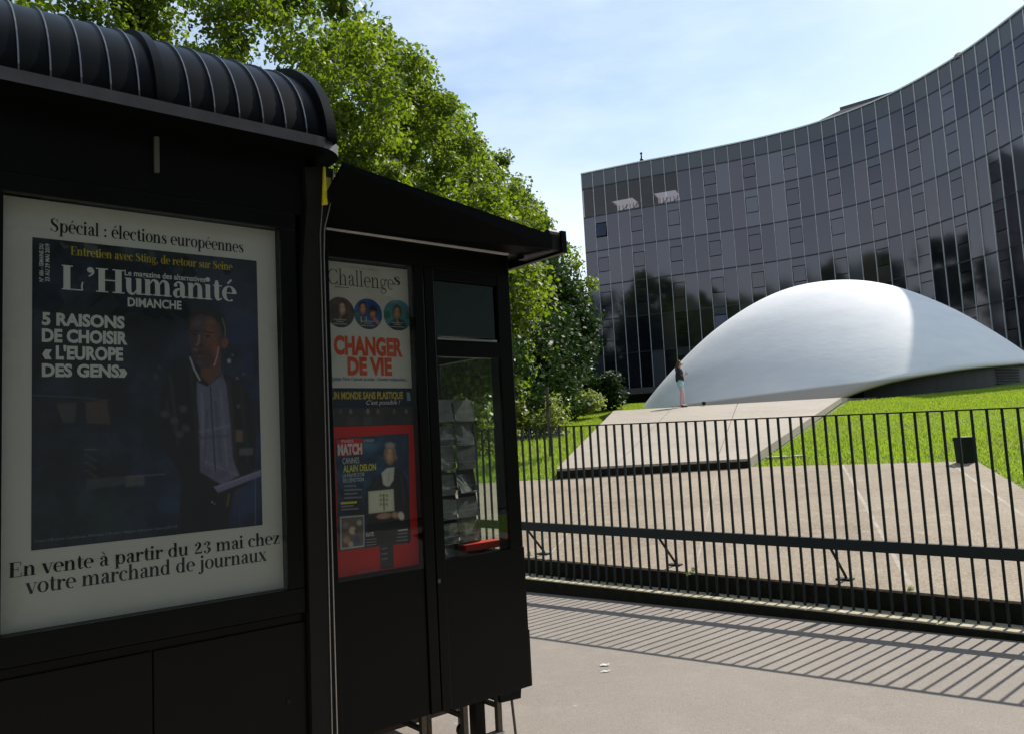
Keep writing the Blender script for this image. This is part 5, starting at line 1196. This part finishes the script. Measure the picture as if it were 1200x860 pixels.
tree('plane_tree', 'plane tree above the middle of the flat canopy, third in the row', -3.6, 38.0, 10.4, 4.2, 8.4, M['leaf'], 5, 280, 240, .14, 6, .3, TREES, rcl=(.45, 1.05))
tree('plane_tree', 'plane tree just above the tip of the canopy, fourth in the row', -1.8, 45.0, 10.2, 4.4, 8.6, M['leaf'], 6, 280, 220, .15, 6, .3, TREES, rcl=(.45, 1.05))
tree('plane_tree', 'last and smallest looking plane tree, seen between the canopy tip and the glass block', .6, 53.0, 9.6, 4.3, 8.6, M['leaf'], 8, 290, 210, .16, 6, .3, TREES, rcl=(.45, 1.05))
tree('maple_tree', 'bright leafed low tree right of the newsstand corner under the canopy tip', -.85, 24.0, 6.2, 1.7, 3.0, M['leaf'], 12, 110, 170, .12, 6, .12)
tree('maple_tree', 'low light green tree filling the view through the glazed corner of the newsstand', -1.9, 27.5, 4.6, 2.3, 2.6, M['leaf'], 19, 110, 140, .14, 6, .1)
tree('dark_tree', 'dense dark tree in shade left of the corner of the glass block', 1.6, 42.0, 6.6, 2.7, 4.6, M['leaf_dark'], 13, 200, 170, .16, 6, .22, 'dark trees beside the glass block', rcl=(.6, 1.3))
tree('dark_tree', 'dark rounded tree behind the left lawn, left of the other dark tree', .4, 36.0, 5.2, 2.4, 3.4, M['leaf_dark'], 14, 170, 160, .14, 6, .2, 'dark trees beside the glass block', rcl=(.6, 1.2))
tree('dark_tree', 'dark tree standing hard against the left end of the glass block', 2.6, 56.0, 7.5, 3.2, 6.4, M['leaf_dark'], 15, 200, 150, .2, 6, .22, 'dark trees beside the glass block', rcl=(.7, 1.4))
def bush(name, label, x, y, r, h, m, seed, cat='bush', group=None, n=26, per=110, size=.11):
    zb = terr_w(x, y)-.05; t = thing(name, label, cat, (x, y, zb), 0, group); g = random.Random(seed)
    c = np.array([(g.uniform(-1, 1)*r, g.uniform(-1, 1)*r*.7, h*(.2+.6*g.random())) for _ in range(n)]); rr = np.array([g.uniform(.22, .42)*h for _ in range(n)])
    inst('foliage', leaf_cloud('foliage', c, rr, per, size, m, 6, seed), t)
    q = MB()
    for k in range(6): a = g.uniform(0, 6.28); q.tube([(0, 0, 0), (math.cos(a)*r*.6, math.sin(a)*r*.4, h*.7)], [.03, .01], 5)
    q.build('stems', M['bark'], t)
b_ = at_terr(618, 508)
bush('yellow_bush', 'pale yellow green bush beside the newsstand corner at the edge of the left lawn', .45, 26.5, 1.0, 1.5, M['leaf_shrub'], 31)
bush('yellow_bush', 'pale sunlit bush seen through the glazed corner of the newsstand', -2.2, 22.0, 1.6, 1.7, M['leaf_shrub'], 32)
bush('green_bush', 'green bush under the dark trees behind the left lawn', 2.5, 33.5, 1.1, 1.3, M['leaf_shrub'], 33, size=.12)
bush('green_bush', 'low green bush seen through the newsstand glass beyond the fence', -4.2, 25.0, 2.0, 2.2, M['leaf'], 34, n=40)
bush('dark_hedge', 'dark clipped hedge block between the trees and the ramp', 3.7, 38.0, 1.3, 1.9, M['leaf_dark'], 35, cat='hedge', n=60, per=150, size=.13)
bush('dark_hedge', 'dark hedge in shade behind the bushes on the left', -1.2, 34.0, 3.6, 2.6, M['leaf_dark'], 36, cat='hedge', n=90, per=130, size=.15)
# far wood closing the view under the crowns
fw_ = []; fr = []
g5 = random.Random(77)
for k in range(420):
    x = g5.uniform(-45, 3.5); fw_.append((x, 60+g5.uniform(-2, 6), 3.0+g5.random()*6.5)); fr.append(g5.uniform(.9, 1.8))
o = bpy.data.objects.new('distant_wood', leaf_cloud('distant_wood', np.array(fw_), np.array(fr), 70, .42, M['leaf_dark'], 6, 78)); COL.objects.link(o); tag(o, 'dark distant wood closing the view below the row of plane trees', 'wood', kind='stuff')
# slim young trunk on the left lawn
yp = at_terr(646, 535)
yt = thing('young_tree', 'slim dark bare trunk of a young tree standing in the left lawn', 'tree', (yp.x, yp.y, yp.z-.05))
q = MB(); hh = at_y(646, 470, yp.y).z-yp.z; q.tube([(0, 0, 0), (.01, 0, hh*.4), (-.02, .01, hh*.8), (.0, .0, hh*1.3)], [.06, .05, .045, .03], 8); q.build('trunk', M['bark'], yt)
c, r = crown_centres(1.2, 1.1, hh*1.7, 30, 55, rc_=(.2, .4)); inst('crown', leaf_cloud('crown', c, r, 70, .09, M['leaf_dark'], 6, 56), yt)
# grass blades
def grass(name, region, n, hgt, seed, label):
    g = np.random.default_rng(seed); P_ = []
    tri = [(region[0], region[i], region[i+1]) for i in range(1, len(region)-1)]
    ar = np.array([abs((b[0]-a[0])*(c[1]-a[1])-(c[0]-a[0])*(b[1]-a[1])) for a, b, c in tri]); ar = ar/ar.sum()
    idx = g.choice(len(tri), n, p=ar); A = np.array([[t[0], t[1], t[2]] for t in tri])[idx]
    r1, r2 = np.sqrt(g.random(n)), g.random(n); p = A[:, 0]*(1-r1)[:, None]+A[:, 1]*(r1*(1-r2))[:, None]+A[:, 2]*(r1*r2)[:, None]
    s_, y_ = p[:, 0], p[:, 1]
    z = .315-.0182*np.clip(s_, -22, 12)+.088*(np.clip(y_, .12, 30)-.12)-.03
    w = np.array([[F0.x, F0.y, 0]])+s_[:, None]*np.array([[FS.x, FS.y, 0]])+y_[:, None]*np.array([[FN.x, FN.y, 0]]); w[:, 2] = z
    dist = np.hypot(w[:, 0], w[:, 1])
    a = g.random(n)*6.283; wd = .004+.0005*dist; h = hgt*(.5+g.random(n)); le = g.normal(size=(n, 2))*.35*h[:, None]
    dx, dy = np.cos(a)*wd, np.sin(a)*wd
    V = np.empty((n, 3, 3)); V[:, 0] = w-np.stack([dx, dy, 0*dx], 1); V[:, 1] = w+np.stack([dx, dy, 0*dx], 1); V[:, 2] = w+np.stack([le[:, 0], le[:, 1], h], 1)
    me = np_mesh(name, V.reshape(-1, 3), None, M['blade'], 3); o = bpy.data.objects.new(name, me); COL.objects.link(o); tag(o, label, 'grass', kind='stuff')
def sy_(p): q = p-F0; return (q.dot(FS), q.dot(FN))
RFb = [sy_(rbL), sy_(rbR)]; RCs = [sy_(RC[0]), sy_(RC[1])]
grass('grass', [(12.5, 27), (RCs[1][0]+5, 27), (RCs[1][0]+.1, RCs[1][1]+.5), (RFb[1][0]+.03, RFb[1][1]+.05), (bs[0], bs[1]+.02), (bend[0]+.05, bend[1]+.4), (12.5, .5)], 270000, .06, 1, 'bright mown grass to the right of the ramp below the dome')
grass('grass', [(-24, 34), (lfar[0], lfar[1]+.1), (far[0][0], far[0][1]+.03), (far[1][0]-.02, far[1][1]+.03), (RCs[0][0]-.1, RCs[0][1]), (RCs[0][0]-1, 34)], 190000, .07, 2, 'bright mown grass to the left of the ramp, in front of the trees')
# weeds in the joint between kerb and apron, and in slab joints
wd_c, wd_r = [], []
for px, py in ((620, 650), (806, 673), (813, 668), (1068, 691)):
    a = at_terr(px, py); wd_c.append(tuple(a+Vector((0, 0, .015)))); wd_r.append(.03)
o = bpy.data.objects.new('weeds', leaf_cloud('weeds', np.array(wd_c), np.array(wd_r), 40, .016, M['leaf_shrub'], 4, 17)); COL.objects.link(o); tag(o, 'small weeds growing in the joints behind the fence kerb', 'weeds', kind='stuff')
# purple flower patch
pf = bpy.data.objects.new('purple_flowers', leaf_cloud('purple_flowers', np.array([(-.9+.25*k, 25.0+.3*(k % 3), terr_w(-.9+.25*k, 25)+.12) for k in range(10)]), np.full(10, .22), 60, .05, mat('purple_petal', (.13, .06, .16), .6), 6, 91)); COL.objects.link(pf); tag(pf, 'dull purple flowers at the left edge of the left lawn', 'flowers', kind='stuff')

# ================================================================== ACROSS THE STREET (seen only as reflections in the glass)
def far_building(label, u, v, wd, hgt, m, seed):
    t = thing('street_building', label, 'building', kpt(u, v, -.1), K_ROT+math.pi, 'buildings across the street')
    MB().box(-wd/2, wd/2, -10, 0, 0, hgt).build('wall', m, t)
    MB().hexa(((-wd/2, -10, hgt), (wd/2, -10, hgt), (wd/2, 0, hgt), (-wd/2, 0, hgt), (-wd/2, -8.5, hgt+2.6), (wd/2, -8.5, hgt+2.6), (wd/2, -1.5, hgt+2.6), (-wd/2, -1.5, hgt+2.6))).build('roof', M['zinc'], t)
    wm = MB().box(-.55, .55, 0, .03, 0, 1.7).mesh('window', FG[0]); fm = MB().box(-.65, .65, 0, .02, -.1, 1.8).mesh('window_frame', M['white_strip'])
    for fl in range(int(hgt/3.1)):
        for k in range(int(wd/2.6)):
            x = -wd/2+1.5+k*2.6
            w_ = inst('window', wm, t, (x, .02, .9+fl*3.1)); inst('window_frame', fm, w_, (0, -.019, 0))
    for k in range(int(hgt/3.1)): MB().box(-wd/2, wd/2, 0, .12, 3.0+k*3.1, 3.12+k*3.1).build('cornice', M['limestone'], t)
far_building('pale stone apartment building across the street behind the camera, reflected in glass', -14, 22, 22, 19, M['limestone'], 1)
far_building('pale rendered apartment building further along the street behind the camera', 12, 23, 24, 16, M['plant_room'], 2)
for k, (u, v) in enumerate(((-12, 14.5), (-5.5, 15), (1.5, 14.6), (8.5, 15.2), (16, 14.8))):
    p_ = kpt(u, v)
    tree('street_tree', ('street tree across the road behind the camera, tree %s of the kerbside row' % ('one two three four five'.split()[k])), p_.x, p_.y, 6.8, 3.4, 3.9, M['leaf_dark'], 40+k, 70, 60, .36, 6, .2, 'street trees across the road', base=0)
for k, (x, y, h) in enumerate(((-30, 20, 13), (-34, 30, 14), (-31, 41, 13), (-33, 52, 14.5), (-30, 63, 13.5), (-20, 76, 14), (-14, 90, 13))):
    tree('tall_tree', 'tall dark tree behind the newsstand, mirrored in the glass block, %s from the street' % ('one two three four five six seven'.split()[k]), x, y, h, 6.5, 10, M['leaf_dark'], 60+k, 110, 60, .62, 6, .4, 'tall trees mirrored in the glass block', rcl=(1.1, 2.2))
# parked car by the kerb
ca = thing('parked_car', 'dark grey hatchback parked at the kerb behind the camera, glinting in the poster glass', 'car', kpt(-1.15, 6.6, -.14), K_ROT)
CP = mat('car_paint', (.03, .033, .038), .25, spec=.6, coat=1.0); CG = mat('car_glass', (.01, .012, .014), .05, spec=.8)
side = [(-2.0, .35), (-2.05, .62), (-1.95, .85), (-1.0, .98), (-.35, 1.42), (.9, 1.46), (1.7, 1.0), (2.0, .92), (2.05, .45), (1.95, .28), (-1.9, .28)]
q = MB(); q.prism([(x, -.82, z) for x, z in side], (0, 1.64, 0)); body = q.build('body', CP, ca, bevel=.09)
for y in (-.828, .818): 
    q = MB(); q.prism([(-.95, y, .98), (-.36, y, 1.36), (.25, y, 1.39), (.25, y, .98)], (0, .01, 0)); q.build('side_window', CG, ca)
    q = MB(); q.prism([(.32, y, .98), (.32, y, 1.39), (.85, y, 1.38), (1.45, y, 1.02)], (0, .01, 0)); q.build('side_window', CG, ca)
q = MB(); q.prism([(-1.02, -.70, 1.0), (-.40, -.62, 1.41), (-.40, .62, 1.41), (-1.02, .70, 1.0)], (-.012, 0, .015)); q.build('windscreen', CG, ca)
q = MB(); q.prism([(1.66, -.70, 1.05), (.95, -.62, 1.44), (.95, .62, 1.44), (1.66, .70, 1.05)], (.012, 0, .015)); q.build('rear_window', CG, ca)
for x in (-1.3, 1.3):
    for y in (-.80, .62):
        q = MB(); q.lathe([(.12, -.02), (.30, -.02), (.33, .02), (.33, .16), (.30, .2), (.12, .2)], 24); o = q.build('wheel', M['black_paint'], ca); o.rotation_euler = (-math.pi/2, 0, 0); o.location = (x, y, .33)
        q = MB(); q.lathe([(0, .0), (.2, .0), (.21, .03), (0, .05)], 16); r_ = q.build('rim', M['steel'], o); r_.location = (0, 0, -.03 if y < 0 else .17)
for y in (-.6, .6): MB().box(-2.06, -1.98, y-.16, y+.16, .62, .76).build('headlight', M['steel'], ca, bevel=.01)
